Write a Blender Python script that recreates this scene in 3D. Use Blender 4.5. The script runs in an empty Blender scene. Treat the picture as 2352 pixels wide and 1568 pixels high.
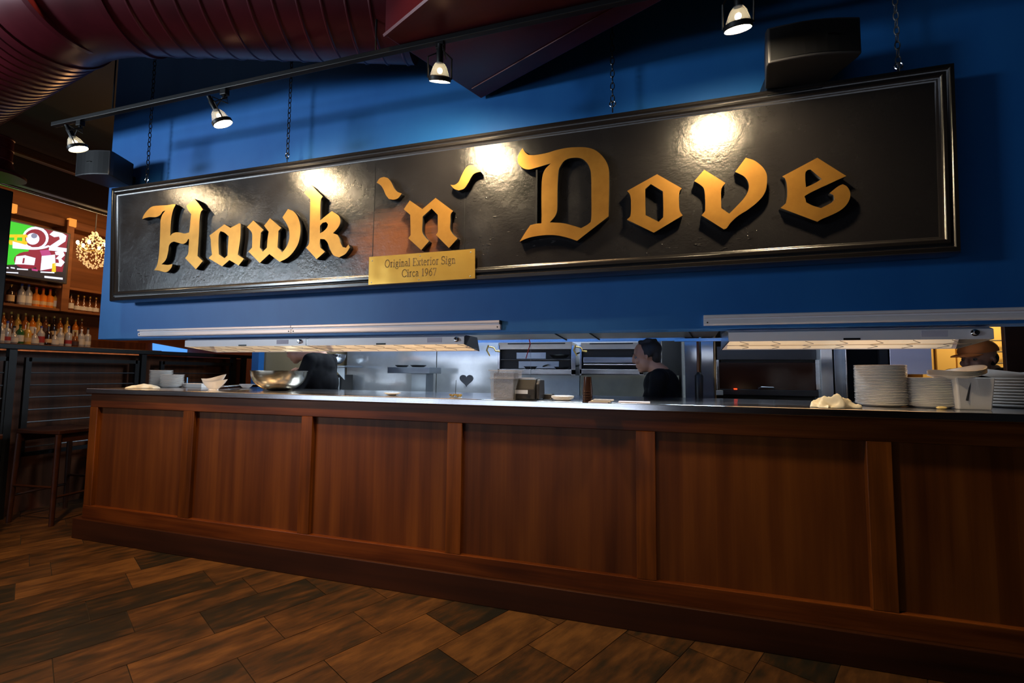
import bpy, bmesh, math, random
from mathutils import Vector, Matrix
random.seed(7)
PI = math.pi
SC = bpy.context.scene
COL = SC.collection

# ------------------------------------------------------------------ camera
F, CX, CY = 1050.0, 1176.0, 784.0
YAW, PITCH, ROLL = .2918, .0700, .0099
CAMZ = 1.26
_f = Vector((-math.sin(YAW)*math.cos(PITCH), math.cos(YAW)*math.cos(PITCH), math.sin(PITCH)))
_r = Vector((math.cos(YAW), math.sin(YAW), 0)); _u = _r.cross(_f)
CR = _r*math.cos(ROLL)+_u*math.sin(ROLL); CU = -_r*math.sin(ROLL)+_u*math.cos(ROLL); CF = _f
O = Vector((0, 0, CAMZ))
cam_data = bpy.data.cameras.new('camera'); cam = bpy.data.objects.new('camera', cam_data); COL.objects.link(cam)
cam_data.sensor_width = 36; cam_data.lens = F/2352*36; cam_data.clip_start = .05
cam.matrix_world = Matrix(((CR.x, CU.x, -CF.x, O.x), (CR.y, CU.y, -CF.y, O.y), (CR.z, CU.z, -CF.z, O.z), (0, 0, 0, 1)))
SC.camera = cam
def ray(px, py): return CR*(px-CX) - CU*(py-CY) + CF*F
def onY(px, py, Y): r = ray(px, py); return O + r*(Y/r.y)
def onX(px, py, X): r = ray(px, py); return O + r*(X/r.x)
def onZ(px, py, Z): r = ray(px, py); return O + r*((Z-CAMZ)/r.z)

# ------------------------------------------------------------------ world, exposure, lights
SC.view_settings.view_transform = 'Standard'; SC.view_settings.look = 'None'
SC.view_settings.gamma = 1; SC.view_settings.use_curve_mapping = False
SC.view_settings.exposure = 0.0
w = bpy.data.worlds.new('world'); SC.world = w; w.use_nodes = True
w.node_tree.nodes['Background'].inputs[0].default_value = (.35, .5, 1, 1)
w.node_tree.nodes['Background'].inputs[1].default_value = .007

def light(name, kind, loc, energy, col, target=None, size=.1, size_y=None, spot=None, blend=.5, parent=None):
    d = bpy.data.lights.new(name, kind); d.energy = energy; d.color = col
    if kind == 'AREA':
        d.size = size
        if size_y: d.shape = 'RECTANGLE'; d.size_y = size_y
    else: d.shadow_soft_size = size
    if kind == 'SPOT': d.spot_size = spot; d.spot_blend = blend
    o = bpy.data.objects.new(name, d); COL.objects.link(o); o.location = loc
    if target is not None:
        o.rotation_euler = (Vector(target)-Vector(loc)).to_track_quat('-Z', 'Y').to_euler()
    return o
WARM = (1, .58, .26); COOL = (.72, .84, 1)
# daylight through a high street window, left of and behind the camera
wd = light('window_daylight', 'AREA', (-6.6, -2.4, 2.35), 46, (.74, .88, 1), (-2.8, 2.5, 3.75), 1.2, .6)
wd.data.spread = math.radians(66)
# ceiling downlights over the dining side, steep onto the counter front
light('dining_downlight', 'SPOT', (-2.85, .95, 3.9), 400, WARM, (-3.0, 2.3, .5), .08, spot=1.12, blend=.6)
light('dining_downlight_middle', 'SPOT', (-1.0, .95, 3.9), 120, WARM, (-1.0, 2.3, .5), .08, spot=1.12, blend=.8)
light('dining_downlight_right', 'SPOT', (.9, .95, 3.9), 44, WARM, (.8, 2.3, .5), .08, spot=1.12, blend=.8)
# kitchen ceiling lights
light('kitchen_tube', 'AREA', (-1.4, 3.9, 2.5), 105, (.72, .86, 1), (-1.4, 3.9, 0), 2.6, .2)
light('kitchen_tube_right', 'AREA', (.6, 3.7, 2.5), 20, (.72, .86, 1), (.6, 3.7, 0), .8, .2)
light('back_room_lamp', 'POINT', (3.5, 5.4, 2.3), 75, (1, .66, .24), size=.15)
light('bar_ceiling_lamp', 'POINT', (-6.6, 4.6, 3.0), 32, (1, .5, .18), size=.15)
light('bar_back_lamp', 'AREA', (-7.2, 4.6, 3.35), 10, (1, .6, .3), (-8.6, 4.5, 2.0), 1.4, .2)
light('bar_shelf_lamp', 'AREA', (-7.9, 4.4, 1.45), 8, (1, .75, .5), (-8.4, 4.4, 2.1), 2.0, .1)

# ------------------------------------------------------------------ materials
def mat(name, col, rough=.5, metal=0, spec=.5, emit=None, es=0, alpha=1, coat=0):
    m = bpy.data.materials.new(name); m.use_nodes = True
    b = m.node_tree.nodes['Principled BSDF']
    b.inputs['Base Color'].default_value = (*col, 1); b.inputs['Roughness'].default_value = rough
    b.inputs['Metallic'].default_value = metal; b.inputs['Specular IOR Level'].default_value = spec
    b.inputs['Coat Weight'].default_value = coat; b.inputs['Coat Roughness'].default_value = .12
    if emit: b.inputs['Emission Color'].default_value = (*emit, 1); b.inputs['Emission Strength'].default_value = es
    b.inputs['Alpha'].default_value = alpha
    return m
def N(m, t, **kw):
    n = m.node_tree.nodes.new(t)
    for k, v in kw.items():
        if hasattr(n, k): setattr(n, k, v)
        else: n.inputs[k].default_value = v
    return n
def L(m, a, b): m.node_tree.links.new(a, b)
def ramp(m, fac, stops):
    r = N(m, 'ShaderNodeValToRGB'); e = r.color_ramp.elements
    while len(e) > 1: e.remove(e[-1])
    e[0].position = stops[0][0]; e[0].color = (*stops[0][1], 1)
    for p, c in stops[1:]:
        q = e.new(p); q.color = (*c, 1)
    L(m, fac, r.inputs[0]); return r
def noise(m, scale, vec=None, detail=4, rough=.6, sc=(1, 1, 1), rot=(0, 0, 0)):
    tc = N(m, 'ShaderNodeTexCoord'); mp = N(m, 'ShaderNodeMapping')
    mp.inputs['Scale'].default_value = sc; mp.inputs['Rotation'].default_value = rot
    L(m, vec or tc.outputs['Object'], mp.inputs[0])
    n = N(m, 'ShaderNodeTexNoise'); n.inputs['Scale'].default_value = scale
    n.inputs['Detail'].default_value = detail; n.inputs['Roughness'].default_value = rough
    L(m, mp.outputs[0], n.inputs['Vector']); return n
def bump(m, fac, strength, dist=.01):
    b = N(m, 'ShaderNodeBump'); b.inputs['Strength'].default_value = strength; b.inputs['Distance'].default_value = dist
    L(m, fac, b.inputs['Height']); L(m, b.outputs[0], m.node_tree.nodes['Principled BSDF'].inputs['Normal']); return b
def wood(name, stops, axis='z', scale=1.0, rough=.35, boards=0):
    m = mat(name, (0, 0, 0), rough, spec=.22); P = m.node_tree.nodes['Principled BSDF']
    s = {'z': (18, 18, .7), 'x': (.7, 18, 18), 'y': (18, .7, 18)}[axis]
    n = noise(m, scale, sc=s, detail=6); n2 = noise(m, 1.2*scale, sc=tuple(v**.5 for v in s), detail=2)
    mix = N(m, 'ShaderNodeMath', operation='MULTIPLY_ADD'); mix.inputs[1].default_value = .5
    L(m, n2.outputs[0], mix.inputs[0]); h = N(m, 'ShaderNodeMath', operation='MULTIPLY'); h.inputs[1].default_value = .55
    L(m, n.outputs[0], h.inputs[0]); L(m, h.outputs[0], mix.inputs[2]); fac = mix.outputs[0]
    if boards:
        tc = N(m, 'ShaderNodeTexCoord'); sx = N(m, 'ShaderNodeSeparateXYZ'); L(m, tc.outputs['Object'], sx.inputs[0])
        q = N(m, 'ShaderNodeMath', operation='MULTIPLY'); q.inputs[1].default_value = boards; L(m, sx.outputs[0], q.inputs[0])
        fl = N(m, 'ShaderNodeMath', operation='FLOOR'); L(m, q.outputs[0], fl.inputs[0])
        wn = N(m, 'ShaderNodeTexWhiteNoise', noise_dimensions='1D'); L(m, fl.outputs[0], wn.inputs['W'])
        a = N(m, 'ShaderNodeMath', operation='MULTIPLY_ADD'); a.inputs[1].default_value = .11; L(m, wn.outputs[0], a.inputs[0]); L(m, fac, a.inputs[2])
        b2 = N(m, 'ShaderNodeMath', operation='SUBTRACT'); b2.inputs[1].default_value = .055; L(m, a.outputs[0], b2.inputs[0]); fac = b2.outputs[0]
    r = ramp(m, fac, stops); L(m, r.outputs[0], P.inputs['Base Color'])
    bump(m, n.outputs[0], .12, .004)
    return m
def steel(name, col=(.62, .64, .66), rough=.28, axis='x', streak=.12, metal=1):
    m = mat(name, col, rough, metal); P = m.node_tree.nodes['Principled BSDF']
    s = {'z': (60, 60, 1), 'x': (1, 60, 60)}[axis]
    n = noise(m, 1.5, sc=s, detail=3); r = N(m, 'ShaderNodeMapRange')
    r.inputs['To Min'].default_value = rough-streak/2; r.inputs['To Max'].default_value = rough+streak
    L(m, n.outputs[0], r.inputs[0]); L(m, r.outputs[0], P.inputs['Roughness'])
    n2 = noise(m, 3.0, detail=5); rr = ramp(m, n2.outputs[0], [(.3, tuple(c*.72 for c in col)), (.65, col)])
    L(m, rr.outputs[0], P.inputs['Base Color']); return m

M = {}
M['panel'] = wood('panel_wood', [(.25, (.046, .011, .002)), (.5, (.105, .029, .005)), (.75, (.18, .056, .009))], 'z', 1.0, .38, boards=13)
M['rail'] = wood('rail_wood', [(.3, (.026, .006, .002)), (.5, (.085, .021, .004)), (.72, (.21, .058, .010))], 'x', 1.2, .34)
M['stile'] = wood('stile_wood', [(.3, (.030, .008, .002)), (.48, (.11, .031, .005)), (.72, (.25, .072, .011))], 'z', 1.3, .3)
M['base'] = wood('base_wood', [(.3, (.012, .004, .002)), (.7, (.050, .015, .005))], 'x', 1.0, .42)
M['darkwood'] = wood('dark_partition_wood', [(.3, (.018, .006, .003)), (.7, (.12, .04, .016))], 'z', 1.0, .4)
M['barwood'] = wood('bar_wood', [(.3, (.10, .035, .012)), (.7, (.30, .115, .04))], 'y', .6, .45)
M['steel'] = steel('worktop_steel', (.70, .70, .72), .15, streak=.10)
M['steelv'] = steel('backsplash_steel', (.60, .61, .62), .11, 'z', .07, .68)
M['steeld'] = steel('dull_steel', (.32, .35, .38), .33, 'z')
M['beam'] = mat('dark_beam_paint', (.030, .010, .009), .5)
M['black'] = mat('black_metal', (.008, .008, .009), .45, spec=.3)
M['blackplastic'] = mat('black_plastic', (.026, .026, .030), .45)
M['dark'] = mat('dark_void', (.004, .004, .005), .8)
M['white'] = mat('white_paint', (.84, .80, .84), .35)
M['china'] = mat('white_china', (.72, .68, .64), .22)
M['linen'] = mat('linen', (.80, .70, .52), .9)
M['brass'] = mat('brass', (.80, .55, .16), .25, 1)
M['oldbrass'] = mat('old_brass', (.42, .27, .08), .35, 1)
M['chrome'] = mat('chrome', (.75, .75, .76), .12, 1)
M['skin'] = mat('skin', (.42, .20, .12), .55)
M['hair'] = mat('black_hair', (.010, .009, .009), .6)
M['shirt'] = mat('black_cloth', (.0045, .0045, .0055), .9, spec=.15)
M['orangecap'] = mat('orange_cap_cloth', (.50, .13, .02), .8)
M['red'] = mat('red_plastic', (.5, .02, .02), .4)
M['bluep'] = mat('blue_plastic', (.25, .5, .8), .3)
M['paper'] = mat('paper', (.60, .56, .66), .8)
M['cable'] = mat('grey_wire', (.25, .25, .25), .4, .6)

def wallpaint(name, a, b, rough=.5):
    m = mat(name, a, rough); n = noise(m, 1.6, detail=6, sc=(1, 1, .5)); r = ramp(m, n.outputs[0], [(.35, a), (.65, b)])
    L(m, r.outputs[0], m.node_tree.nodes['Principled BSDF'].inputs['Base Color'])
    n2 = noise(m, 90, detail=2); bump(m, n2.outputs[0], .06, .003); return m
M['blue'] = wallpaint('blue_wall_paint', (.009, .115, .39), (.018, .155, .46), .5)
M['ceil'] = wallpaint('ceiling_paint', (.012, .010, .012), (.018, .014, .016), .8)
M['brownwall'] = wallpaint('brown_wall_paint', (.13, .034, .005), (.19, .052, .008), .6)
M['tan'] = wallpaint('tan_wall_paint', (.30, .22, .11), (.36, .26, .13), .6)
M['yellow'] = wallpaint('yellow_wall_paint', (.75, .52, .20), (.8, .56, .22), .6)
M['greywall'] = wallpaint('grey_wall_paint', (.05, .05, .055), (.07, .07, .07), .7)
# maroon duct paint
m = M['maroon'] = mat('maroon_duct_paint', (.13, .008, .016), .34, .25); n = noise(m, 2.5, detail=5)
r = ramp(m, n.outputs[0], [(.35, (.055, .005, .009)), (.7, (.10, .009, .016))]); L(m, r.outputs[0], m.node_tree.nodes['Principled BSDF'].inputs['Base Color'])
# sign board: black gloss paint over rough wood with a worn brown patch
m = M['board'] = mat('sign_black_gloss', (.012, .011, .012), .26, spec=.6)
P = m.node_tree.nodes['Principled BSDF']
tc = N(m, 'ShaderNodeTexCoord')
n1 = noise(m, 22, detail=8, rough=.7); n2 = noise(m, 3.5, detail=5); n3 = noise(m, 6, detail=5, sc=(1, 1, 9))
add = N(m, 'ShaderNodeMath', operation='MULTIPLY_ADD'); add.inputs[1].default_value = .6; L(m, n2.outputs[0], add.inputs[0]); L(m, n1.outputs[0], add.inputs[2])
bump(m, add.outputs[0], .34, .006)
rr = N(m, 'ShaderNodeMapRange'); rr.inputs['From Min'].default_value = .3; rr.inputs['From Max'].default_value = .7
rr.inputs['To Min'].default_value = .17; rr.inputs['To Max'].default_value = .32
L(m, n2.outputs[0], rr.inputs[0]); L(m, rr.outputs[0], P.inputs['Roughness'])
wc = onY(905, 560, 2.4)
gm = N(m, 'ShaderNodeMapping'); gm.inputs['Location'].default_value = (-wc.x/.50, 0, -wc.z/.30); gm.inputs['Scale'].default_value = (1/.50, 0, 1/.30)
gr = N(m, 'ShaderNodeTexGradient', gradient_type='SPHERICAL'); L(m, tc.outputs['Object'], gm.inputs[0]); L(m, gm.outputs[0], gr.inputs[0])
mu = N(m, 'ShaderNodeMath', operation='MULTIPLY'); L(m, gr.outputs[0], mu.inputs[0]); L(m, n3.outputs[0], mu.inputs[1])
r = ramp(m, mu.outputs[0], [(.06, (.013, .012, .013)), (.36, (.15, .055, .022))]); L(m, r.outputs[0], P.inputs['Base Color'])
M['frame'] = mat('sign_frame_gloss', (.014, .012, .012), .24, spec=.7)
n = noise(M['frame'], 14, detail=5, sc=(.3, 1, 1)); bump(M['frame'], n.outputs[0], .15, .004)
m = M['gold'] = mat('gold_leaf', (.72, .36, .07), .36, .72, coat=.25); n = noise(m, 9, detail=5)
r = ramp(m, n.outputs[0], [(.3, (.42, .20, .038)), (.7, (.55, .275, .055))]); L(m, r.outputs[0], m.node_tree.nodes['Principled BSDF'].inputs['Base Color'])
M['plaque'] = mat('brass_plaque', (.78, .48, .10), .26, .75); n = noise(M['plaque'], 3, detail=2); bump(M['plaque'], n.outputs[0], .5, .02)
M['engrave'] = mat('engraved_letters', (.10, .06, .02), .6)
def emis(name, col, s):
    return mat(name, (0, 0, 0), .6, emit=col, es=s)
M['lens'] = emis('lit_lens', (1, .80, .50), 220)
M['bulb'] = emis('lit_bulb', (1, .72, .38), 28)
M['daypane'] = emis('daylight_pane', (.68, .80, 1), 2.5)
M['heat'] = mat('heat_reflector', (.75, .66, .52), .35, .6, emit=(1, .76, .5), es=.32)
M['glass'] = mat('clear_glass', (.7, .75, .78), .08, alpha=.35)
M['lexan'] = mat('clear_plastic_bin', (.5, .5, .54), .15, alpha=.35)

# ------------------------------------------------------------------ mesh builder
class MB:
    def __init__(s): s.v = []; s.f = []; s.m = []; s.uv = None
    def add(s, vs, fs, mi=0):
        k = len(s.v); s.v += [Vector(v) for v in vs]; s.f += [[i+k for i in f] for f in fs]; s.m += [mi]*len(fs); return s
    def box(s, x0, x1, y0, y1, z0, z1, mi=0):
        return s.add([(x0, y0, z0), (x1, y0, z0), (x1, y1, z0), (x0, y1, z0), (x0, y0, z1), (x1, y0, z1), (x1, y1, z1), (x0, y1, z1)],
                     [(0, 3, 2, 1), (4, 5, 6, 7), (0, 1, 5, 4), (1, 2, 6, 5), (2, 3, 7, 6), (3, 0, 4, 7)], mi)
    def prism(s, poly, ax, a, b, mi=0):   # polygon extruded along an axis ('x','y','z') from a to b
        n = len(poly)
        def mk(p, t): return {'x': (t, p[0], p[1]), 'y': (p[0], t, p[1]), 'z': (p[0], p[1], t)}[ax]
        return s.add([mk(p, a) for p in poly]+[mk(p, b) for p in poly],
                     [list(range(n))[::-1], list(range(n, 2*n))]+[(i, (i+1) % n, n+(i+1) % n, n+i) for i in range(n)], mi)
    def tube(s, pts, r, n=10, mi=0, cap=True):
        pts = [Vector(p) for p in pts]; rs = r if isinstance(r, (list, tuple)) else [r]*len(pts)
        k = len(s.v); up = None
        for i, p in enumerate(pts):
            d = (pts[min(i+1, len(pts)-1)]-pts[max(i-1, 0)]).normalized()
            if up is None:
                up = Vector((0, 0, 1)) if abs(d.z) < .9 else Vector((1, 0, 0))
            a = d.cross(up).normalized(); b = a.cross(d).normalized(); up = b
            for j in range(n):
                t = 2*PI*j/n; s.v.append(p+(a*math.cos(t)+b*math.sin(t))*rs[i])
        for i in range(len(pts)-1):
            for j in range(n):
                s.f.append([k+i*n+j, k+i*n+(j+1) % n, k+(i+1)*n+(j+1) % n, k+(i+1)*n+j]); s.m.append(mi)
        if cap:
            s.f.append([k+j for j in range(n)][::-1]); s.f.append([k+(len(pts)-1)*n+j for j in range(n)]); s.m += [mi, mi]
        return s
    def lathe(s, prof, c=(0, 0, 0), n=24, mi=0, mat4=None, sx=1, sy=1, cap=True):
        k = len(s.v); c = Vector(c)
        for r, z in prof:
            for j in range(n):
                t = 2*PI*j/n; v = Vector((r*math.cos(t)*sx, r*math.sin(t)*sy, z))
                if mat4: v = mat4 @ v
                s.v.append(v+c)
        for i in range(len(prof)-1):
            for j in range(n):
                s.f.append([k+i*n+j, k+i*n+(j+1) % n, k+(i+1)*n+(j+1) % n, k+(i+1)*n+j]); s.m.append(mi)
        if cap and prof[0][0] > 1e-5: s.f.append([k+j for j in range(n)][::-1]); s.m.append(mi)
        if cap and prof[-1][0] > 1e-5: s.f.append([k+(len(prof)-1)*n+j for j in range(n)]); s.m.append(mi)
        return s
    def ball(s, c, r, n=12, sz=(1, 1, 1), rot=None, mi=0):
        prof = [(math.sin(PI*i/n), -math.cos(PI*i/n)) for i in range(n+1)]
        m4 = Matrix.Diagonal((r*sz[0], r*sz[1], r*sz[2])).to_4x4()
        if rot is not None: m4 = rot.to_4x4() @ m4
        return s.lathe(prof, c, n+4, mi, m4)
    def capsule(s, a, b, ra, rb, n=10):
        a = Vector(a); b = Vector(b); s.ball(a, ra, n); s.ball(b, rb, n); s.tube([a, b], [ra, rb], n+4); return s
    def build(s, name, mats, parent=None, smooth=None, bevel=0, origin=None):
        me = bpy.data.meshes.new(name)
        org = Vector(origin) if origin is not None else Vector((0, 0, 0))
        me.from_pydata([v-org for v in s.v], [], s.f); me.update()
        for q in (mats if isinstance(mats, (list, tuple)) else [mats]): me.materials.append(q)
        for p, mi in zip(me.polygons, s.m): p.material_index = mi
        bm = bmesh.new(); bm.from_mesh(me)
        bmesh.ops.remove_doubles(bm, verts=bm.verts, dist=1e-5)
        bmesh.ops.recalc_face_normals(bm, faces=bm.faces); bm.to_mesh(me); bm.free()
        o = bpy.data.objects.new(name, me); COL.objects.link(o); o.location = org
        if smooth:
            for p in me.polygons: p.use_smooth = True
            me.set_sharp_from_angle(angle=math.radians(smooth))
        if bevel:
            b = o.modifiers.new('bevel', 'BEVEL'); b.width = bevel; b.segments = 2; b.limit_method = 'ANGLE'
        if parent is not None: put(o, parent)
        return o
def wloc(o):
    v = Vector(o.location)
    return v if o.parent is None else v+wloc(o.parent)
def put(o, parent):
    o.parent = parent; o.location = Vector(o.location)-wloc(parent)
def tag(o, label, cat=None, group=None, kind=None):
    if label: o['label'] = label
    if cat: o['category'] = cat
    if group: o['group'] = group
    if kind: o['kind'] = kind
    return o
def thing(name, loc, label, cat, group=None):
    o = bpy.data.objects.new(name, None); COL.objects.link(o); o.location = loc; o.empty_display_size = .1
    return tag(o, label, cat, group)
def struct(o): o['kind'] = 'structure'; return o
def copy_tree(o, parent=None):
    c = o.copy(); COL.objects.link(c)
    if parent is not None: c.parent = parent
    for ch in o.children: copy_tree(ch, c)
    return c
def dup(o, loc, label=None, rz=None, group=None):
    c = copy_tree(o); c.location = loc
    if label: c['label'] = label
    if group: c['group'] = group
    if rz is not None: c.rotation_euler = (0, 0, rz)
    return c

# ------------------------------------------------------------------ floor : wood-look planks laid on the diagonal
TH = 1.105; FU = Vector((math.cos(TH), math.sin(TH), 0)); FV = Vector((-math.sin(TH), math.cos(TH), 0))
rows_t = [.105, .385, .652, .916, 1.192, 1.466, 1.745, 2.030, 2.317, 2.600, 2.886, 3.170, 3.457, 3.744, 4.024]
rows_s = [.1, 2.31, 2.18, 2.085, 1.677, 1.366, .966, .708, .910, .692, .429, .291, .491, .024]
PL = .5445
while rows_t[-1] < 10.5:
    rows_t.append(rows_t[-1]+.283); rows_s.append(random.uniform(0, PL))
while rows_t[0] > -6:
    rows_t.insert(0, rows_t[0]-.28); rows_s.insert(0, random.uniform(0, PL))
fm = bpy.data.meshes.new('floor'); fv = []; ff = []; fc = []; fuv = []
g = .0035
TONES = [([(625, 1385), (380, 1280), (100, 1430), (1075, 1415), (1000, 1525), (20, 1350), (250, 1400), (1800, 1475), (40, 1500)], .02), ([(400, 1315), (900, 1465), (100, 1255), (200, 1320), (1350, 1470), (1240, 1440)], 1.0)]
for i in range(len(rows_t)-1):
    t0, t1 = rows_t[i]+g/2, rows_t[i+1]-g/2
    s = rows_s[i] - PL*math.ceil((rows_s[i]+7)/PL)
    while s < 7.5:
        a, b = s+g/2, s+PL-g/2
        q = [FU*x+FV*y for x, y in ((a, t0), (b, t0), (b, t1), (a, t1))]
        s += PL
        if all(p.x < -9 or p.x > 5.2 or p.y < -6 or p.y > 7 for p in q): continue
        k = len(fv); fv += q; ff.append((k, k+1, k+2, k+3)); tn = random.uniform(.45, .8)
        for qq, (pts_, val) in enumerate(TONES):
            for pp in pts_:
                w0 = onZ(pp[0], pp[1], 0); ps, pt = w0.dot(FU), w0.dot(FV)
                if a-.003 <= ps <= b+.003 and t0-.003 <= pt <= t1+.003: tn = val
        fc.append((tn, random.random(), random.random()))
        o1, o2 = random.random()*30, random.random()*30
        fuv.append([(o1, o2), (o1+PL, o2), (o1+PL, o2+t1-t0), (o1, o2+t1-t0)])
k = len(fv); fv += [Vector(p) for p in ((-9.5, -6, -.004), (6, -6, -.004), (6, 8, -.004), (-9.5, 8, -.004))]; ff.append((k, k+1, k+2, k+3)); fc.append((0, 0, 0)); fuv.append([(0, 0)]*4)
fm.from_pydata(fv, [], ff); ca = fm.color_attributes.new('tone', 'FLOAT_COLOR', 'CORNER'); uvl = fm.uv_layers.new(name='plank')
for p in fm.polygons:
    for n_, li in enumerate(p.loop_indices):
        ca.data[li].color = (*fc[p.index], 1); uvl.data[li].uv = fuv[p.index][n_]
m = mat('wood_look_tile', (.2, .1, .05), .42, spec=.4); P = m.node_tree.nodes['Principled BSDF']
at = N(m, 'ShaderNodeAttribute', attribute_name='tone'); uvn = N(m, 'ShaderNodeUVMap', uv_map='plank'); sp = N(m, 'ShaderNodeSeparateColor'); L(m, at.outputs[0], sp.inputs[0])
n1 = noise(m, 1.0, uvn.outputs[0], 7, .65, (6, 26, 1)); n2 = noise(m, 1.0, uvn.outputs[0], 4, .6, (3.2, 7, 1))
a1 = N(m, 'ShaderNodeMath', operation='MULTIPLY_ADD'); a1.inputs[1].default_value = .95; L(m, n1.outputs[0], a1.inputs[0])
a2 = N(m, 'ShaderNodeMath', operation='MULTIPLY'); a2.inputs[1].default_value = .9; L(m, n2.outputs[0], a2.inputs[0]); L(m, a2.outputs[0], a1.inputs[2])
a3 = N(m, 'ShaderNodeMath', operation='MULTIPLY_ADD'); a3.inputs[1].default_value = .34; L(m, sp.outputs[0], a3.inputs[0]); L(m, a1.outputs[0], a3.inputs[2])
a4 = N(m, 'ShaderNodeMath', operation='SUBTRACT'); a4.inputs[1].default_value = .56; L(m, a3.outputs[0], a4.inputs[0])
r = ramp(m, a4.outputs[0], [(.26, (.010, .009, .007)), (.40, (.020, .013, .007)), (.55, (.050, .022, .008)), (.66, (.075, .033, .011)), (.85, (.13, .058, .017))])
L(m, r.outputs[0], P.inputs['Base Color']); bump(m, n1.outputs[0], .25, .003)
fm.materials.append(m); fm.materials.append(mat('grout', (.018, .013, .010), .9)); fm.polygons[len(ff)-1].material_index = 1
floor = bpy.data.objects.new('floor', fm); COL.objects.link(floor); struct(floor)

# ------------------------------------------------------------------ room shell
WY, WT = 2.56, .15
WZ = onY(1100, 764, WY).z; WX = onY(225, 776, WY).x
CEIL = 4.3
struct(MB().box(-9.2, 5.2, -5.2, 7.2, CEIL, CEIL+.1).build('ceiling', M['ceil']))
# blue wall over the pass-through, with plain wall to its right beyond the frame
struct(MB().box(WX, 4.2, WY, WY+WT, WZ, CEIL).build('wall_front', M['blue'], bevel=.004))
struct(MB().box(2.75, 4.2, WY+.004, WY+WT, 0, WZ).build('wall_right', M['blue']))
struct(MB().box(-9.2, -9.1, -5.2, 7.2, 0, CEIL).build('wall_left', M['brownwall']))
struct(MB().box(4.2, 4.3, -5.2, 7.2, 0, CEIL).build('wall_side', M['greywall']))
struct(MB().box(-9.2, 4.3, -5.3, -5.2, 0, CEIL).build('wall_rear', M['brownwall']))
wi = 3
def mirror_x(px): p = onY(px, 850, 4.30); d = p-O; return p.x+d.x/d.y*(4.30+5.1)
M['worktop_glow'] = emis('worktop_glow_pane', (.72, .82, 1), 4.2)  # glow for low panes added to brighten the worktop's front edge
def rear_glow_pane(x0, x1, z0, z1, nx, nz):
    global wi
    o = struct(MB().box(x0, x1, -5.16, -5.15, z0, z1).build('window_%d' % wi, M['daypane'] if z0 > .5 else M['worktop_glow'])); wi += 1
    f = MB(); 
    for i in range(nx+1): x = x0+(x1-x0)*i/nx; f.box(x-.04, x+.04, -5.18, -5.10, z0-.04, z1+.04)
    for i in range(nz+1): z = z0+(z1-z0)*i/nz; f.box(x0-.04, x1+.04, -5.18, -5.10, z-.03, z+.03)
    f.build('window_frame', M['base'], o)
rear_glow_pane(mirror_x(1034), mirror_x(1112), .86, 1.66, 1, 2)
rear_glow_pane(mirror_x(884), mirror_x(930), .86, 1.20, 2, 1)
rear_glow_pane(-9.0, -4.6, .20, .80, 4, 1)  # two low glowing panes, added unseen behind the camera for the worktop's sheen
rear_glow_pane(-4.4, -.1, .20, .80, 4, 1)
KX, KY = -3.95, 4.35      # kitchen inner left wall and its back wall
struct(MB().box(-9.2, 5.2, 6.6, 6.7, 0, CEIL).build('wall_back', M['brownwall']))
struct(MB().box(WX+.02, 4.2, WY+WT, KY, 2.6, 2.66).build('ceiling_kitchen', M['greywall']))

# ------------------------------------------------------------------ service counter
FY = 2.45
cnt = thing('service_counter', (-.5, 2.8, 0), 'long panelled dark wood service counter under the open kitchen pass', 'counter')
st = [(-4.096, -4.016), (-3.148, -3.048), (-2.140, -2.056), (-1.120, -1.028), (-.070, .025), (.928, 1.025), (1.93, 2.03)]
XR = 2.75
MB().box(-4.096, XR, FY, FY+.03, .974, 1.078).build('top_rail', M['rail'], cnt, bevel=.003)
MB().box(-4.096, XR, FY-.004, FY+.03, .145, .243).build('bottom_rail', M['rail'], cnt, bevel=.003)
bb = MB(); bb.prism([(-4.16, 2.425), (XR, 2.425), (XR, FY+.03), (-4.095, FY+.03), (-4.095, 3.2), (-4.16, 3.2)], 'z', 0, .146); bb.build('base_board', M['base'], cnt, bevel=.004)
for i, (a, b) in enumerate(st):
    MB().box(a, b, FY-.002, FY+.03, .243, .974).build('stile', M['stile'], cnt, bevel=.003)
    x1 = st[i+1][0] if i+1 < len(st) else XR
    MB().box(b, x1, FY+.026, FY+.045, .243, .974).build('panel', M['panel'], cnt)
MB().box(-4.094, XR, FY+.046, 3.2, .02, 1.077).build('carcass', M['base'], cnt)
wt = MB().box(-4.11, XR, 2.42, 3.22, 1.078, 1.114).build('worktop', M['steel'], bevel=.004)
tag(wt, 'long stainless steel worktop lying on the wooden service counter', 'worktop')
ZT = 1.114

# ------------------------------------------------------------------ hanging sign
SY = 2.40
TL, TR, BR, BL = onY(255, 431, SY), onY(2195, 141, SY), onY(2211, 578, SY), onY(250, 692, SY)
sign = thing('hanging_sign', ((TL+TR+BR+BL)/4).to_tuple(), 'huge black framed sign with raised gold blackletter lettering on the blue wall', 'sign')
def quadmb(c, y0, y1, inset=0):
    cc = (c[0]+c[1]+c[2]+c[3])/4; vs = []
    for y in (y0, y1):
        for p in c: vs.append((p.x-(inset if p.x > cc.x else -inset), y, p.z-(inset if p.z > cc.z else -inset)))
    return MB().add(vs, [(0, 1, 2, 3), (7, 6, 5, 4), (0, 4, 5, 1), (1, 5, 6, 2), (2, 6, 7, 3), (3, 7, 4, 0)])
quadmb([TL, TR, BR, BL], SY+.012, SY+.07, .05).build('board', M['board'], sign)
prof = [(0, .10), (0, .012), (.006, .0), (.022, -.004), (.030, .006), (.036, .008), (.042, -.006), (.055, -.008), (.062, .002), (.068, .004), (.074, .012), (.082, .016), (.082, .05)]
fr = MB(); cs = [TL, TR, BR, BL]; sgn = [(1, -1), (-1, -1), (-1, 1), (1, 1)]; vs = []
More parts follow.
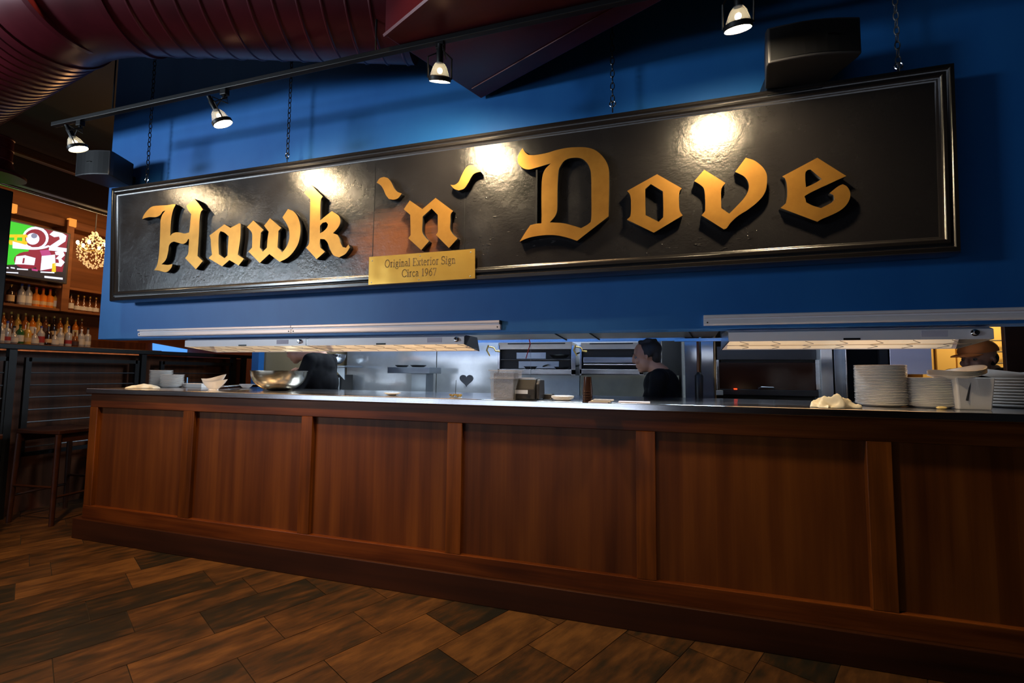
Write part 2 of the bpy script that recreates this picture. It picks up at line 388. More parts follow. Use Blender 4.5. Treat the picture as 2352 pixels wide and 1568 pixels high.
for p, (a, b) in zip(cs, sgn): vs.append([(p.x+a*d, SY+h, p.z+b*d) for d, h in prof])
for i in range(4):
    A, B = vs[i], vs[(i+1) % 4]; n_ = len(prof)
    fr.add(A+B, [(j, j+1, n_+j+1, n_+j) for j in range(n_-1)])
fr.build('frame', M['frame'], sign, smooth=40)
# thin vertical board joints
for px in (863, 1070):
    a = onY(px, 360, SY+.012)
    MB().box(a.x-.0018, a.x+.0018, SY+.0105, SY+.0125, BL.z+.09, TR.z-.09+.0).build('board_joint', M['black'], sign)

def smooth_poly(pts, ang=38, sub=5):
    n = len(pts); out = []; P2 = [Vector(p) for p in pts]
    sharp = []
    for i in range(n):
        a = P2[i]-P2[i-1]; b = P2[(i+1) % n]-P2[i]
        c = max(-1, min(1, a.normalized().dot(b.normalized()))); sharp.append(math.degrees(math.acos(c)) > ang)
    for i in range(n):
        p1, p2 = P2[i], P2[(i+1) % n]
        p0 = P2[i-1] if not sharp[i] else p1*2-p2
        p3 = P2[(i+2) % n] if not sharp[(i+1) % n] else p2*2-p1
        if sharp[i] and sharp[(i+1) % n]: out.append(p1); continue
        for k in range(sub):
            t = k/sub
            out.append(.5*((2*p1)+(p2-p0)*t+(2*p0-5*p1+4*p2-p3)*t*t+(3*p1-p0-3*p2+p3)*t**3))
    return out
def solid2d(name, loops, y0, y1, mats, parent):
    """loops of (x,z) on the sign plane, first outer then holes -> front face at y0, sides to y1"""
    cu = bpy.data.curves.new('tmp', 'CURVE'); cu.dimensions = '2D'; cu.fill_mode = 'BOTH'; cu.extrude = (y1-y0)/2
    for lp in loops:
        sp_ = cu.splines.new('POLY'); sp_.points.add(len(lp)-1); sp_.use_cyclic_u = True
        for q, p in zip(sp_.points, lp): q.co = (p[0], p[1], 0, 1)
    o = bpy.data.objects.new('tmp', cu); COL.objects.link(o)
    bpy.context.view_layer.update(); dg = bpy.context.evaluated_depsgraph_get()
    me = bpy.data.meshes.new_from_object(o.evaluated_get(dg)); bpy.data.objects.remove(o); me.name = name
    ym = (y0+y1)/2
    for v in me.vertices: v.co = Vector((v.co.x, ym-v.co.z, v.co.y))
    me.materials.clear()
    for q in mats: me.materials.append(q)
    me.update()
    bm = bmesh.new(); bm.from_mesh(me); bmesh.ops.remove_doubles(bm, verts=bm.verts, dist=1e-6)
    bmesh.ops.recalc_face_normals(bm, faces=bm.faces)
    for f in bm.faces: f.material_index = 0 if abs(f.normal.y) > .7 and f.calc_center_median().y < ym else 1
    bm.to_mesh(me); bm.free()
    c = sum((v.co for v in me.vertices), Vector())/len(me.vertices)
    for v in me.vertices: v.co -= c
    ob = bpy.data.objects.new(name, me); COL.objects.link(ob); ob.location = c; put(ob, parent)
    return ob
LY = SY-.026
def letter(lab, crop, loops):
    ox, oy, sc = crop; out = []
    for lp in loops:
        pl = smooth_poly([(ox+x/sc, oy+y/sc) for x, y in lp])
        q = [onY(p[0], p[1], LY) for p in pl]; out.append([(p.x, p.z) for p in q])
    o = solid2d('letter', out, LY, SY+.014, [M['gold'], M['black']], sign); o['label'] = lab; return o
A_ = (240, 330, 3.92); B_ = (780, 330, 3.92); C_ = (1150, 300, 4.704); D_ = (1550, 320, 4.704)
letter('gold blackletter capital H', A_, [[(340,678),(352,645),(385,600),(430,565),(500,556),(560,553),(610,545),(642,545),(620,590),(605,650),(597,720),(592,830),(612,808),(645,797),(680,799),(720,808),(762,798),(770,740),(775,680),(781,632),(755,600),(738,560),(752,545),(810,495),(848,540),(886,592),(866,618),(856,680),(852,780),(845,900),(838,1010),(885,1055),(823,1130),(726,1030),(752,990),(758,930),(762,862),(755,855),(735,888),(702,901),(660,890),(625,880),(598,892),(580,920),(575,960),(560,1025),(540,1060),(512,1085),(530,1087),(570,1090),(612,1083),(602,1115),(572,1148),(540,1155),(490,1142),(448,1138),(470,1100),(485,1040),(495,940),(500,830),(503,740),(505,690),(520,640),(548,602),(525,610),(500,642),(462,660),(405,660),(368,668)]])
letter('gold blackletter small a', A_, [[(1080,725),(1133,757),(1215,715),(1226,722),(1222,850),(1200,1000),(1255,1035),(1208,1095),(1125,1047),(1060,1103),(938,1032),(945,1020),(968,1000),(960,930),(956,860),(946,825)],[(1045,786),(1080,800),(1118,832),(1112,920),(1108,1005),(1080,1030),(1030,995),(1026,900),(1030,820)]])
letter('gold blackletter small w', A_, [[(1283,750),(1340,690),(1432,775),(1408,800),(1402,870),(1398,935),(1425,972),(1462,935),(1468,860),(1478,792),(1437,738),(1490,670),(1592,757),(1566,785),(1562,860),(1558,932),(1600,978),(1640,925),(1662,860),(1664,790),(1645,730),(1602,662),(1652,588),(1705,612),(1745,670),(1764,760),(1752,870),(1716,950),(1655,1020),(1578,1063),(1484,992),(1398,1072),(1296,970),(1328,935),(1330,870),(1326,800)]])
letter('gold blackletter small k', A_, [[(1862,372),(1964,475),(1946,510),(1942,600),(1942,690),(2047,606),(2105,645),(2122,680),(2118,725),(2095,765),(2058,805),(2098,820),(2115,850),(2124,890),(2145,930),(2175,936),(2197,905),(2208,935),(2170,990),(2112,1022),(2065,1005),(2035,960),(2008,890),(1982,860),(1942,856),(1938,900),(1944,935),(1985,972),(1910,1038),(1815,935),(1842,895),(1846,800),(1850,640),(1854,500),(1797,440)],[(1962,712),(1995,704),(2012,724),(2004,752),(1975,785),(1940,806),(1940,740)]])
letter('gold opening quote mark', B_, [[(334,350),(360,312),(400,298),(438,312),(468,352),(492,400),(520,432),(560,447),(528,488),(490,503),(444,498),(416,460),(394,410),(368,372)]])
letter('gold blackletter small n', B_, [[(578,590),(632,510),(745,588),(864,487),(1022,605),(1000,637),(998,700),(996,765),(1020,812),(1062,852),(984,938),(867,820),(884,790),(884,720),(884,640),(828,583),(748,655),(746,720),(744,790),(765,835),(805,877),(735,957),(618,850),(640,822),(638,730),(636,640)]])
letter('gold closing quote mark', B_, [[(998,370),(1035,370),(1070,345),(1092,298),(1126,232),(1160,198),(1200,192),(1240,222),(1270,250),(1222,262),(1190,292),(1158,352),(1122,402),(1072,420),(1030,404)]])
letter('gold blackletter capital D', C_, [[(235,188),(262,232),(300,262),(380,262),(500,240),(600,210),(720,185),(830,178),(930,182),(1010,205),(1080,255),(1138,330),(1168,420),(1172,600),(1166,925),(825,1190),(720,1155),(600,1130),(480,1128),(350,1145),(270,1168),(205,1198),(265,1100),(320,1020),(380,1005),(440,1000),(442,900),(440,700),(447,520),(475,425),(542,353),(400,395),(310,418),(250,408),(202,370),(183,320),(195,255)],[(625,440),(645,385),(685,328),(740,300),(810,292),(875,302),(930,345),(965,410),(977,500),(980,700),(978,950),(950,1005),(870,1052),(790,1028),(680,1000),(530,990),(580,935),(606,880),(612,800),(614,600)]])
letter('gold blackletter small o', C_, [[(1690,470),(1957,622),(1932,660),(1926,750),(1934,860),(1967,915),(1655,1102),(1363,960),(1402,915),(1408,800),(1400,700),(1366,650)],[(1622,577),(1752,655),(1757,800),(1756,935),(1708,984),(1566,912),(1563,780),(1562,630)]])
letter('gold blackletter small v', D_, [[(318,328),(547,470),(505,530),(500,630),(502,742),(588,802),(680,710),(755,625),(797,540),(793,465),(748,400),(652,350),(766,198),(860,228),(940,290),(985,355),(997,430),(980,560),(915,655),(800,752),(690,822),(610,892),(562,955),(530,972),(288,820),(328,775),(328,660),(318,545),(285,498),(210,450)]])
letter('gold blackletter small e', D_, [[(1540,198),(1852,395),(1440,588),(1410,640),(1420,680),(1490,715),(1580,742),(1690,685),(1726,645),(1712,600),(1672,580),(1760,510),(1815,484),(1862,512),(1894,570),(1890,640),(1850,712),(1780,772),(1670,826),(1590,860),(1540,890),(1142,740),(1200,690),(1215,600),(1208,480),(1190,420),(1160,400)],[(1465,325),(1588,428),(1500,480),(1418,516),(1410,440),(1412,360),(1435,330)]])
# slim upright of the D
a, b = onY(1233, 390, LY+.01), onY(1235, 513, LY+.01)
MB().box(a.x-.004, a.x+.004, LY+.008, SY+.013, b.z, a.z).build('letter_hairline', M['black'], sign)
# chips and drips of raised paint
cm = MB()
for i in range(150):
    c = random.choice([(1235, 545), (1560, 570), (1640, 560), (1130, 560), (470, 640), (700, 600), (1700, 540), (300, 640), (1080, 480)])
    p = onY(c[0]+random.gauss(0, 45), c[1]+random.gauss(0, 16), SY+.0115)
    if not (BL.z+.1 < p.z < TR.z-.1 and TL.x+.1 < p.x < TR.x-.1): continue
    cm.ball(p, random.uniform(.0015, .0045), 4, (random.uniform(1, 4), .35, .8))
cm.build('paint_chips', M['frame'], sign)['kind'] = 'stuff'

# brass plaque
PY = SY-.018
pc = [onY(848, 590, PY), onY(1091, 571, PY), onY(1091, 639, PY), onY(846, 654, PY)]
pq = quadmb(pc, PY, PY+.006).build('plaque', M['plaque'], sign, origin=(pc[0]+pc[2])/2); pq['label'] = 'engraved brass plaque'
for px, py in ((855, 599), (965, 587), (1081, 579), (1080, 634), (962, 642), (853, 648)):
    c = onY(px, py, PY); MB().ball(c, .004, 6, (1, .4, 1)).build('screw', M['steeld'], pq)
# small roman lettering, drawn with thick and thin strokes on a cap height of one
def arc(cx, cy, rx, ry, a0, a1, n=14):
    return [(cx+rx*math.cos(math.radians(a0+(a1-a0)*i/n)), cy+ry*math.sin(math.radians(a0+(a1-a0)*i/n))) for i in range(n+1)]
TK, TN = .115, .05
def stem(x, y0, y1): return ([(x, y0), (x, y1)], TK)
def ser(x, y, w=.17): return ([(x-w, y), (x+w, y)], TN)
G = {
 'O': (.78, [(arc(.37, .5, .33, .5, 0, 360, 26), .085)]),
 'C': (.70, [(arc(.38, .5, .34, .5, 38, 322, 22), .085), ([(.66, .66), (.66, .95)], TN)]),
 'S': (.56, [(arc(.27, .74, .20, .25, 30, 250, 12)+arc(.27, .25, .22, .25, 70, -150, 12), .085), ([(.47, .70), (.47, .98)], TN), ([(.05, .02), (.05, .3)], TN)]),
 'E': (.62, [stem(.13, 0, 1), ([(.02, .975), (.52, .975), (.54, .78)], TN), ([(.13, .52), (.42, .52)], TN), ([(.02, .025), (.54, .025), (.58, .24)], TN)]),
 'r': (.36, [stem(.11, 0, .66), ser(.12, .025, .12), ([(.0, .60), (.11, .64)], TN), (arc(.25, .5, .13, .16, 160, 60, 6), .07)]),
 'i': (.27, [stem(.12, 0, .66), ser(.12, .025, .12), ([(.01, .60), (.12, .64)], TN), ([(.12, .85), (.12, .96)], .11)]),
 'l': (.27, [stem(.12, 0, 1.02), ser(.12, .025, .12), ([(.0, .98), (.12, 1.0)], TN)]),
 'n': (.50, [stem(.11, 0, .66), ser(.11, .025, .11), ([(.0, .60), (.11, .64)], TN), (arc(.25, .44, .135, .2, 150, 0, 8)+[(.385, 0)], .08), ser(.385, .025, .11)]),
 'g': (.47, [(arc(.21, .46, .15, .19, 0, 360, 16), .07), ([(.30, .62), (.43, .64)], TN), ([(.12, .30), (.08, .18), (.2, .12), (.36, .08)], .06), (arc(.22, -.10, .19, .15, 0, 360, 16), .06)]),
 'a': (.44, [(arc(.19, .5, .13, .15, 150, 0, 8)+[(.32, .08), (.42, .03)], .08), (arc(.19, .2, .15, .17, 70, 300, 10), .065)]),
 'x': (.48, [([(.06, .64), (.40, .02)], .09), ([(.40, .64), (.06, .02)], TN), ser(.08, .64, .1), ser(.38, .64, .09), ser(.07, .02, .09), ser(.39, .02, .1)]),
 't': (.30, [([(.12, .86), (.12, .12), (.2, .03), (.29, .06)], .09), ([(.0, .63), (.27, .63)], TN)]),
 'e': (.44, [(arc(.21, .33, .17, .32, 0, 320, 16), .07), ([(.05, .38), (.38, .38)], TN)]),
 'o': (.48, [(arc(.22, .33, .19, .32, 0, 360, 18), .075)]),
 'c': (.42, [(arc(.22, .33, .18, .32, 45, 315, 14), .075)]),
 '1': (.46, [stem(.24, 0, 1), ser(.24, .025, .14), ([(.10, .86), (.24, .98)], TN)]),
 '9': (.50, [(arc(.23, .66, .18, .31, 0, 360, 18), .075), ([(.41, .62), (.36, .28), (.10, .0)], .07)]),
 '6': (.50, [(arc(.24, .32, .18, .31, 0, 360, 18), .075), ([(.06, .36), (.12, .72), (.40, 1.0)], .07)]),
 '7': (.48, [([(.04, .78), (.06, .97), (.44, .97)], .07), ([(.44, .95), (.18, .0)], .08)]),
 ' ': (.24, []),
}
def text_line(s, p0, p1, h):
    tot = sum(G[c][0]+.06 for c in s); d = Vector((1, 0, (p1.z-p0.z)/(p1.x-p0.x))); sx = (p1.x-p0.x)/(tot*h); mb = MB(); x = 0
    for ch in s:
        wd, strokes = G[ch]
        for pts, t in strokes:
            for i in range(len(pts)-1):
                a = Vector(pts[i]); b = Vector(pts[i+1]); q = (b-a)
                if q.length < 1e-6: continue
                q.normalize(); nrm = Vector((-q.y, q.x))*t*.5; a2 = a-q*t*.2; b2 = b+q*t*.2; vs = []
                for yy in (PY-.0012, PY+.001):
                    for c in (a2+nrm, a2-nrm, b2-nrm, b2+nrm):
                        X = (x+c.x)*h*sx; vs.append((p0.x+X, yy, p0.z+X*d.z+c.y*h))
                mb.add(vs, [(0, 1, 2, 3), (7, 6, 5, 4), (0, 4, 5, 1), (1, 5, 6, 2), (2, 6, 7, 3), (3, 7, 4, 0)])
        x += wd+.06
    return mb
px2m = (onY(965, 600, PY)-onY(965, 601, PY)).z
text_line('Original Exterior Sign', onY(884, 614, PY), onY(1047, 604.5, PY), 17.5*px2m).build('plaque_text', M['engrave'], pq)
text_line('Circa 1967', onY(923, 636, PY), onY(1003, 632, PY), 17*px2m).build('plaque_text', M['engrave'], pq)

# chains holding the sign
def chain(px, py, top, lab, bright=False):
    b = onY(px, py, SY+.05); o = thing('hanging_chain', b, lab, 'chain', 'chains holding the sign')
    mb = MB(); z = b.z-.01; k = 0
    while z < top:
        pts = []
        for j in range(13):
            t = 2*PI*j/12; h = .022*math.cos(t); q = .010*math.sin(t)
            pts.append((b.x+(q if k % 2 else 0), b.y+(0 if k % 2 else q), z+.02+h))
        mb.tube(pts, .0028, 5); z += .036; k += 1
    mb.build('links', M['cable'] if bright else M['frame'], o, smooth=60)
    mb = MB(); pts = [(b.x+.016*math.cos(2*PI*j/12), b.y, b.z+.018+.016*math.sin(2*PI*j/12)) for j in range(13)]
    mb.tube(pts, .0035, 6); mb.tube([(b.x, b.y, b.z-.03), (b.x, b.y, b.z+.004)], .004, 6); mb.build('eye_bolt', M['chrome'], o)
chain(337, 418, CEIL, 'leftmost hanging chain, just right of the small speaker')
chain(660, 362, CEIL, 'hanging chain above the letters between H and k')
chain(1407, 246, CEIL, 'hanging chain above the capital D')
chain(2064, 160, CEIL, 'rightmost hanging chain with shiny ring near sign corner', True)

# ------------------------------------------------------------------ light track with four spotlights
TZ = onY(1176, 63, 2.0).z; tx0 = onY(122, 297, 2.0).x
trk = thing('light_track', (-1.5, 2.0, TZ), 'long thin black lighting track hung in front of the sign', 'light track')
MB().box(tx0, 2.6, 1.985, 2.015, TZ, TZ+.028).build('rail', M['black'], trk, bevel=.003)
for px in (262, 860, 1700):
    x = onY(px, 200, 2.0).x; MB().tube([(x, 2.0, TZ+.02), (x, 2.0, CEIL)], .005, 6).build('suspension_rod', M['black'], trk)
def spotlight(px, py, tilt, lab, energy, glow):
    c = onY(px, py, 2.0)            # centre of the lens
    ax = Vector(tilt).normalized()
    o = thing('track_spotlight', (c.x, 2.0, TZ), lab, 'spotlight', 'track spotlights')
    rot = ax.to_track_quat('-Z', 'Y').to_matrix().to_4x4(); back = c-ax*.075
    MB().box(c.x-.022, c.x+.022, 1.985, 2.015, TZ-.035, TZ).build('adapter', M['black'], o, bevel=.003)
    MB().lathe([(.052, -.004), (.056, 0), (.056, .016), (.050, .020), (.050, .002), (.052, -.004)], c, 28, 0, rot, cap=False).build('rim', M['black'], o, smooth=40)
    MB().lathe([(.050, .004), (.046, .03), (.034, .062), (.020, .080), (.012, .084)], c, 28, 0, rot, cap=False).build('reflector', M['glass'], o, smooth=60)
    MB().lathe([(.016, .078), (.017, .13), (.013, .135), (.012, .16)], c, 18, 0, rot).build('socket', M['black'], o, smooth=40)
    MB().lathe([(.0, .0), (.030, .001), (.049, .005)], c, 24, 0, rot).build('lens', emis('lit_lens_%d' % glow, (1, .80, .50), glow), o, smooth=40)
    MB().lathe([(0, .0065), (.030, .007), (.049, .0075), (.049, .0085), (.020, .012), (0, .013)], c, 24, 0, rot).build('lens_backing', M['chrome'], o, smooth=40)  # opaque backing added so the glowing lens sends no light upwards
    MB().ball(c-ax*.045, .013, 8).build('bulb', M['bulb'], o)
    s = rot.to_3x3() @ Vector((1, 0, 0)); y = MB()
    for q in (-1, 1): y.tube([c-ax*.01+s*q*.058, c-ax*.10+s*q*.058, Vector((c.x+q*.02, 2.0, TZ-.05))], .004, 6)
    y.tube([(c.x, 2.0, TZ-.03), (c.x, 2.0, TZ-.055)], .010, 8); y.tube([(c.x-.02, 2.0, TZ-.05), (c.x+.02, 2.0, TZ-.05)], .005, 6)
    y.build('yoke', M['black'], o)
    MB().tube([back-ax*.06, back-ax*.08+Vector((.02, 0, 0)), Vector((c.x+.03, 2.0, TZ-.09)), Vector((c.x+.015, 2.0, TZ-.04))], .003, 6).build('cord', M['black'], o)
    light('spotlight_beam', 'SPOT', c+ax*.012, energy, (1, .70, .38), c+ax, .035, spot=2.35, blend=.75)
spotlight(180, 342, (.30, .34, -1), 'leftmost track spotlight, above the small speaker', 18, 130)
spotlight(512, 284, (.34, .42, -1), 'second track spotlight from the left, glowing over the letter H', 24, 380)
spotlight(1010, 186, (-.20, .45, -1), 'third track spotlight from the left, before the red hopper', 30, 720)
spotlight(1695, 66, (.03, .36, -1), 'rightmost track spotlight, above the letter v', 30, 480)

# ------------------------------------------------------------------ speakers
def speaker(name, c, w_, d_, h, rz, lab, badge):
    o = thing(name, (0, 0, 0), lab, 'speaker', 'wall speakers')
    mb = MB(); n = 8; pr = [(-w_*.36, d_/2), (-w_/2, -d_*.36)]
    for i in range(n+1):
        t = i/n; x = -w_/2+w_*t; pr.append((x, -d_*.5-.022*math.sin(PI*t)+.0))
    pr += [(w_/2, -d_*.36), (w_*.36, d_/2)]
    mb.prism(pr, 'z', -h/2, h/2); mb.build('cabinet', M['blackplastic'], o, bevel=.006)
    g = MB(); pg = [(-w_/2+.01+(w_-.02)*i/n, -d_*.5-.003-.022*math.sin(PI*i/n)) for i in range(n+1)]
    pg += [(x, y+.008) for x, y in pg[::-1]]
    g.prism(pg, 'z', -h/2+.01, h/2-.01); g.build('grille', M['black'], o)
    MB().box(badge-.016, badge+.016, -d_*.5-.030, -d_*.5-.018, -.003, .004).build('badge', M['chrome'], o)
    b = MB(); b.box(-.03, .03, d_/2-.01, d_/2+.10, -.025, .025); b.build('bracket', M['black'], o)
    o.location = c; o.rotation_euler = (0, 0, rz); return o
speaker('wall_speaker', onY(247, 390, 2.36), .29, .22, .185, .16, 'small black speaker at the left end of the blue wall', .0)
speaker('wall_speaker', onY(1846, 128, 2.30), .37, .20, .165, .10, 'larger black speaker above the right end of the sign', .06)
a, b = onY(1760, 168, 2.40), onY(1890, 196, 2.40)
tag(MB().box(a.x, b.x, 2.40, 2.54, b.z-.01, a.z-.004).build('speaker_mount', M['black'], bevel=.004), 'black mounting box under the larger speaker', 'bracket')

# ------------------------------------------------------------------ maroon round duct, box duct and drop
def tplane(p, q):
    n = ray(*p).cross(ray(*q)).normalized(); return n if n.z > 0 else -n
DR, DZ = .322, 3.40
axes = []
for p, q in (((290, 128), (800, 145)), ((275, 125), (20, 275))):
    n = tplane(p, q); u = n.cross(Vector((0, 0, 1))).normalized(); v = u.cross(n); v = -v if v.z < 0 else v
    s = (DZ-CAMZ-DR*n.z)/v.z; axes.append((O+v*s+n*DR, u))
(A1, u1), (A2, u2) = axes
if u1.x < 0: u1 = -u1
if u2.x > 0: u2 = -u2
den = u1.x*(-u2.y)+u2.x*u1.y
dx, dy = A2.x-A1.x, A2.y-A1.y
t = (dx*(-u2.y)+u2.x*dy)/den; EL = A1+u1*t
duct = thing('round_duct', EL.to_tuple(), 'large maroon spiral duct bending across the ceiling corner', 'duct')
def ribbed(p0, u, length, pitch, name):
    mb = MB(); pts = []; rs = []; x = 0
    while x < length:
        pts += [p0+u*x, p0+u*(x+.006), p0+u*(x+.012), p0+u*(x+.018)]; rs += [DR, DR+.006, DR+.006, DR]; x += pitch
    pts.append(p0+u*length); rs.append(DR)
    mb.tube(pts, rs, 56); return mb.build(name, M['maroon'], duct, smooth=35)
el = .32
ribbed(EL+u1*el, u1, 1.55, .125, 'straight_section'); ribbed(EL+u2*el, u2, 3.0, .085, 'straight_section')
pts = []; a = EL+u2*el; b = EL+u1*el
for i in range(5):
    t = i/4; pts.append(a*(1-t)**2+EL*2*t*(1-t)+b*t*t)
MB().tube(pts, DR+.002, 56).build('elbow', M['maroon'], duct, smooth=50)
for p, u in ((EL+u1*el, u1), (EL+u2*el, u2), (EL, (u1-u2).normalized())):
    MB().tube([p-u*.02, p-u*.018, p+u*.018, p+u*.02], [DR+.002, DR+.012, DR+.012, DR+.002], 56).build('collar', M['maroon'], duct, smooth=35)
for x_ in (.6, 1.3):
    p = EL+u1*(el+x_); MB().tube([(p.x, p.y, DZ+DR), (p.x, p.y, CEIL)], .006, 6).build('hanger_rod', M['black'], duct)
BZ = 2.955
bA, bT, bR, bN = onZ(880, 85, BZ), onZ(1105, 226, BZ), onZ(1500, 12, BZ), onZ(1000, 0, BZ)
e1 = (bR-bT).normalized(); wv = bA-bT; wv -= e1*wv.dot(e1); Ln = 2.6
hop = thing('box_duct', (bA+bT)*.5, 'maroon sheet metal box duct with a sharp corner against the blue wall', 'duct')
mb = MB(); q = [bT, bT+wv, bT+wv+e1*Ln, bT+e1*Ln]; Hh = CEIL-BZ-.3
lip = wv.normalized()*.10
mb.add([*q, *[p+Vector((0, 0, Hh)) for p in q]], [(0, 1, 2, 3), (4, 5, 6, 7), (0, 1, 5, 4), (1, 2, 6, 5), (2, 3, 7, 6), (3, 0, 4, 7)])
mb.build('casing', M['maroon'], hop, bevel=.004)
for s_ in (.12, ):
    a = bT+wv*.155; MB().tube([a+Vector((0, 0, -.002))+e1*.03, a+e1*Ln+Vector((0, 0, -.002))], .004, 6).build('seam', M['maroon'], hop)
MB().tube([bT+wv-Vector((0, 0, .0)), bT+wv+e1*Ln], .012, 6).build('flange', M['maroon'], hop)
# small vertical drop at the left edge
c = onX(-2, 300, -4.9); c = O+ray(-2, 300)*(4.2/F)
drop = thing('duct_drop', c, 'narrow vertical maroon duct with flared outlet at the left edge', 'duct')
z0 = (O+ray(0, 405)*(4.2/F)).z; pts = []; rs = []; z = z0+.14
MB().lathe([(.20, z0-.01), (.20, z0+.015), (.12, z0+.07), (.10, z0+.14)], (c.x, c.y, 0), 28).build('flared_outlet', M['maroon'], drop, smooth=40)
while z < 3.4:
    for a, b in ((0, .10), (.006, .106), (.014, .106), (.02, .10)): pts.append((c.x, c.y, z+a)); rs.append(b)
    z += .10
MB().tube(pts, rs, 28).build('pipe', M['maroon'], drop, smooth=35)

# ------------------------------------------------------------------ white channels on the wall, heat lamps beneath
def channel(x0, x1, lab, ends):
    z1 = onY(1150, 735, WY-.03).z; z0 = z1-.053; y = WY
    o = thing('wall_channel', ((x0+x1)/2, WY, z0), lab, 'wall rail', 'white channels above the heat lamps')
    mb = MB(); mb.prism([(y, z0), (y-.022, z0), (y-.026, z0+.006), (y-.026, z0+.026), (y-.014, z0+.030), (y-.014, z0+.036), (y-.032, z0+.040), (y-.032, z1-.004), (y-.028, z1), (y, z1)], 'x', x0, x1)
    mb.build('channel', M['white'], o, smooth=30)
    for x in (x0+.016, x1-.016): MB().ball((x, y-.027, z0+.014), .004, 6).build('screw', M['black'], o)
    for x in ends: MB().box(x-.003, x+.003, y-.034, y, z0+.03, z1).build('end_cap', M['black'], o)
cxL, cxS, cxR = onY(316, 757, WY-.03).x, onY(668, 745, WY-.03).x, onY(1148, 735, WY-.03).x
channel(cxL, cxS-.003, 'left white wall channel over the plates end of the counter', [])
channel(cxS+.003, cxR, 'middle white wall channel with a black end cap', [cxR])
channel(onY(1617, 722, WY-.03).x, 2.6, 'right white wall channel above the tall plate stacks', [])
HY = 2.60
def heatlamp(xa, xb, lab, knob):
    z1, z0 = WZ-.006, WZ-.064
    o = thing('heat_lamp', ((xa+xb)/2, HY+.1, z1), lab, 'heat lamp', 'strip heat lamps under the blue wall')
    mb = MB(); pr = [(HY, z0), (HY-.0, z1-.012), (HY+.03, z1), (HY+.22, z1), (HY+.27, z0-.030), (HY+.262, z0-.030), (HY+.215, z1-.008), (HY+.03, z1-.008), (HY+.008, z1-.014), (HY+.008, z0)]
    mb.prism(pr, 'x', xa, xb)
    mb.build('housing', M['white'], o)
    for x, mm in ((xa, M['steel']), (xb-.004, M['blackplastic'])): MB().prism([(HY+.0005, z0), (HY+.0005, z1-.012), (HY+.03, z1), (HY+.22, z1), (HY+.27, z0-.031)], 'x', x-.001, x+.005).build('end_plate', mm, o)
    MB().prism([(HY+.02, z1-.016), (HY+.20, z1-.016), (HY+.255, z0-.024), (HY+.25, z0-.026), (HY+.195, z1-.020), (HY+.02, z1-.020)], 'x', xa+.03, xb-.03).build('reflector', M['heat'], o)
    MB().tube([(xa+.03, HY+.13, z1-.035), (xb-.03, HY+.13, z1-.035)], .006, 8).build('element', M['bulb2'], o)
    g = MB(); x = xa+.06
    while x < xb-.05:
        g.tube([(x, HY+.03, z0-.001), (x+.05, HY+.08, z0-.010), (x+.01, HY+.13, z0-.014), (x+.07, HY+.19, z0-.020), (x+.05, HY+.25, z0-.026)], .0016, 5); x += .15
    g.tube([(xa+.01, HY+.13, z0-.014), (xb-.01, HY+.13, z0-.014)], .0018, 5); g.build('wire_guard', M['cable'], o)
    xk = xb-.05 if knob else xb-.07
    k = MB(); k.lathe([(.016, 0), (.016, .006), (.011, .008), (.010, .02), (0, .021)], (xk, HY, (z0+z1)/2), 16, 0, Matrix.Rotation(PI/2, 4, 'X')); k.build('knob', M['chrome'], o, smooth=40)
    MB().box(xk-.20, xk-.10, HY-.0015, HY+.002, z0+.012, z0+.042).build('data_plate', M['paper'], o)
    xm = (xa+xb)/2; MB().box(xm-.035, xm+.035, HY-.002, HY+.002, z0+.001, z0+.011).build('badge', M['black'], o)
M['bulb2'] = emis('glowing_element', (1, .5, .2), 2.5)
hz = WZ-.03
hl0, hl1, hl2 = onY(425, 785, HY).x, onY(704, 780, HY).x, onY(1066, 772, HY).x
heatlamp(hl0, hl1-.003, 'left strip heat lamp hanging over the steel mixing bowl', True)
heatlamp(hl1+.003, hl2, 'middle strip heat lamp ending above the clear plastic bin', True)
heatlamp(onY(1673, 772, HY).x, onY(2282, 762, HY).x, 'right strip heat lamp over the tall stacks of plates', False)
for x, e in ((-2.9, .22), (-1.7, .32), (.9, .32)): light('heat_lamp_glow', 'AREA', (x, HY+.12, WZ-.07), e, (1, .55, .2), (x, HY+.12, 0), .9, .06)

# ================================================================== bar room on the left
BX = -8.5
struct(MB().box(BX-.1, BX, 1.0, 9.0, 0, CEIL).build('wall_bar', M['brownwall']))
struct(MB().box(BX-.1, KX, 8.9, 9.0, 0, CEIL).build('wall_far', M['brownwall']))
def XR_(px, py, X): p = onX(px, py, X); return p.y, p.z
# daylight window low in the bar wall
q = [onX(352, 788, BX+.02), onX(452, 806, BX+.02), onX(600, 818, BX+.02), onX(600, 840, BX+.02), onX(352, 806, BX+.02)]
wn = struct(MB().prism([(p.y, p.z) for p in q], 'x', BX-.02, BX+.02).build('window_1', emis('blue_daylight', (.10, .36, 1), 1.1)))
# ceiling beams
for py0, py1, X, nm in ((378, 440, -6.6, 'trim_1'), (352, 372, -7.4, 'trim_2')):
    a = onX(100, py0, X); b = onX(100, py1, X)
    struct(MB().box(X-.25, X, 2.3, 8.9, b.z, a.z).build(nm, M['beam'], bevel=.01))
a = onX(100, 444, -6.6)
tag(MB().tube([(-6.62, 2.4, a.z-.02), (-6.62, 8.8, a.z-.02)], .018, 10).build('conduit_pipe', M['steel'], smooth=60), 'thin shiny metal pipe under the dark beam of the bar ceiling', 'pipe')
a = onX(100, 370, -6.9)
tag(MB().tube([(-6.9, 2.6, a.z), (-6.9, 8.8, a.z)], .02, 10).build('conduit_pipe', M['barwood'], smooth=60), 'brown pipe running above the dark beam of the bar ceiling', 'pipe')
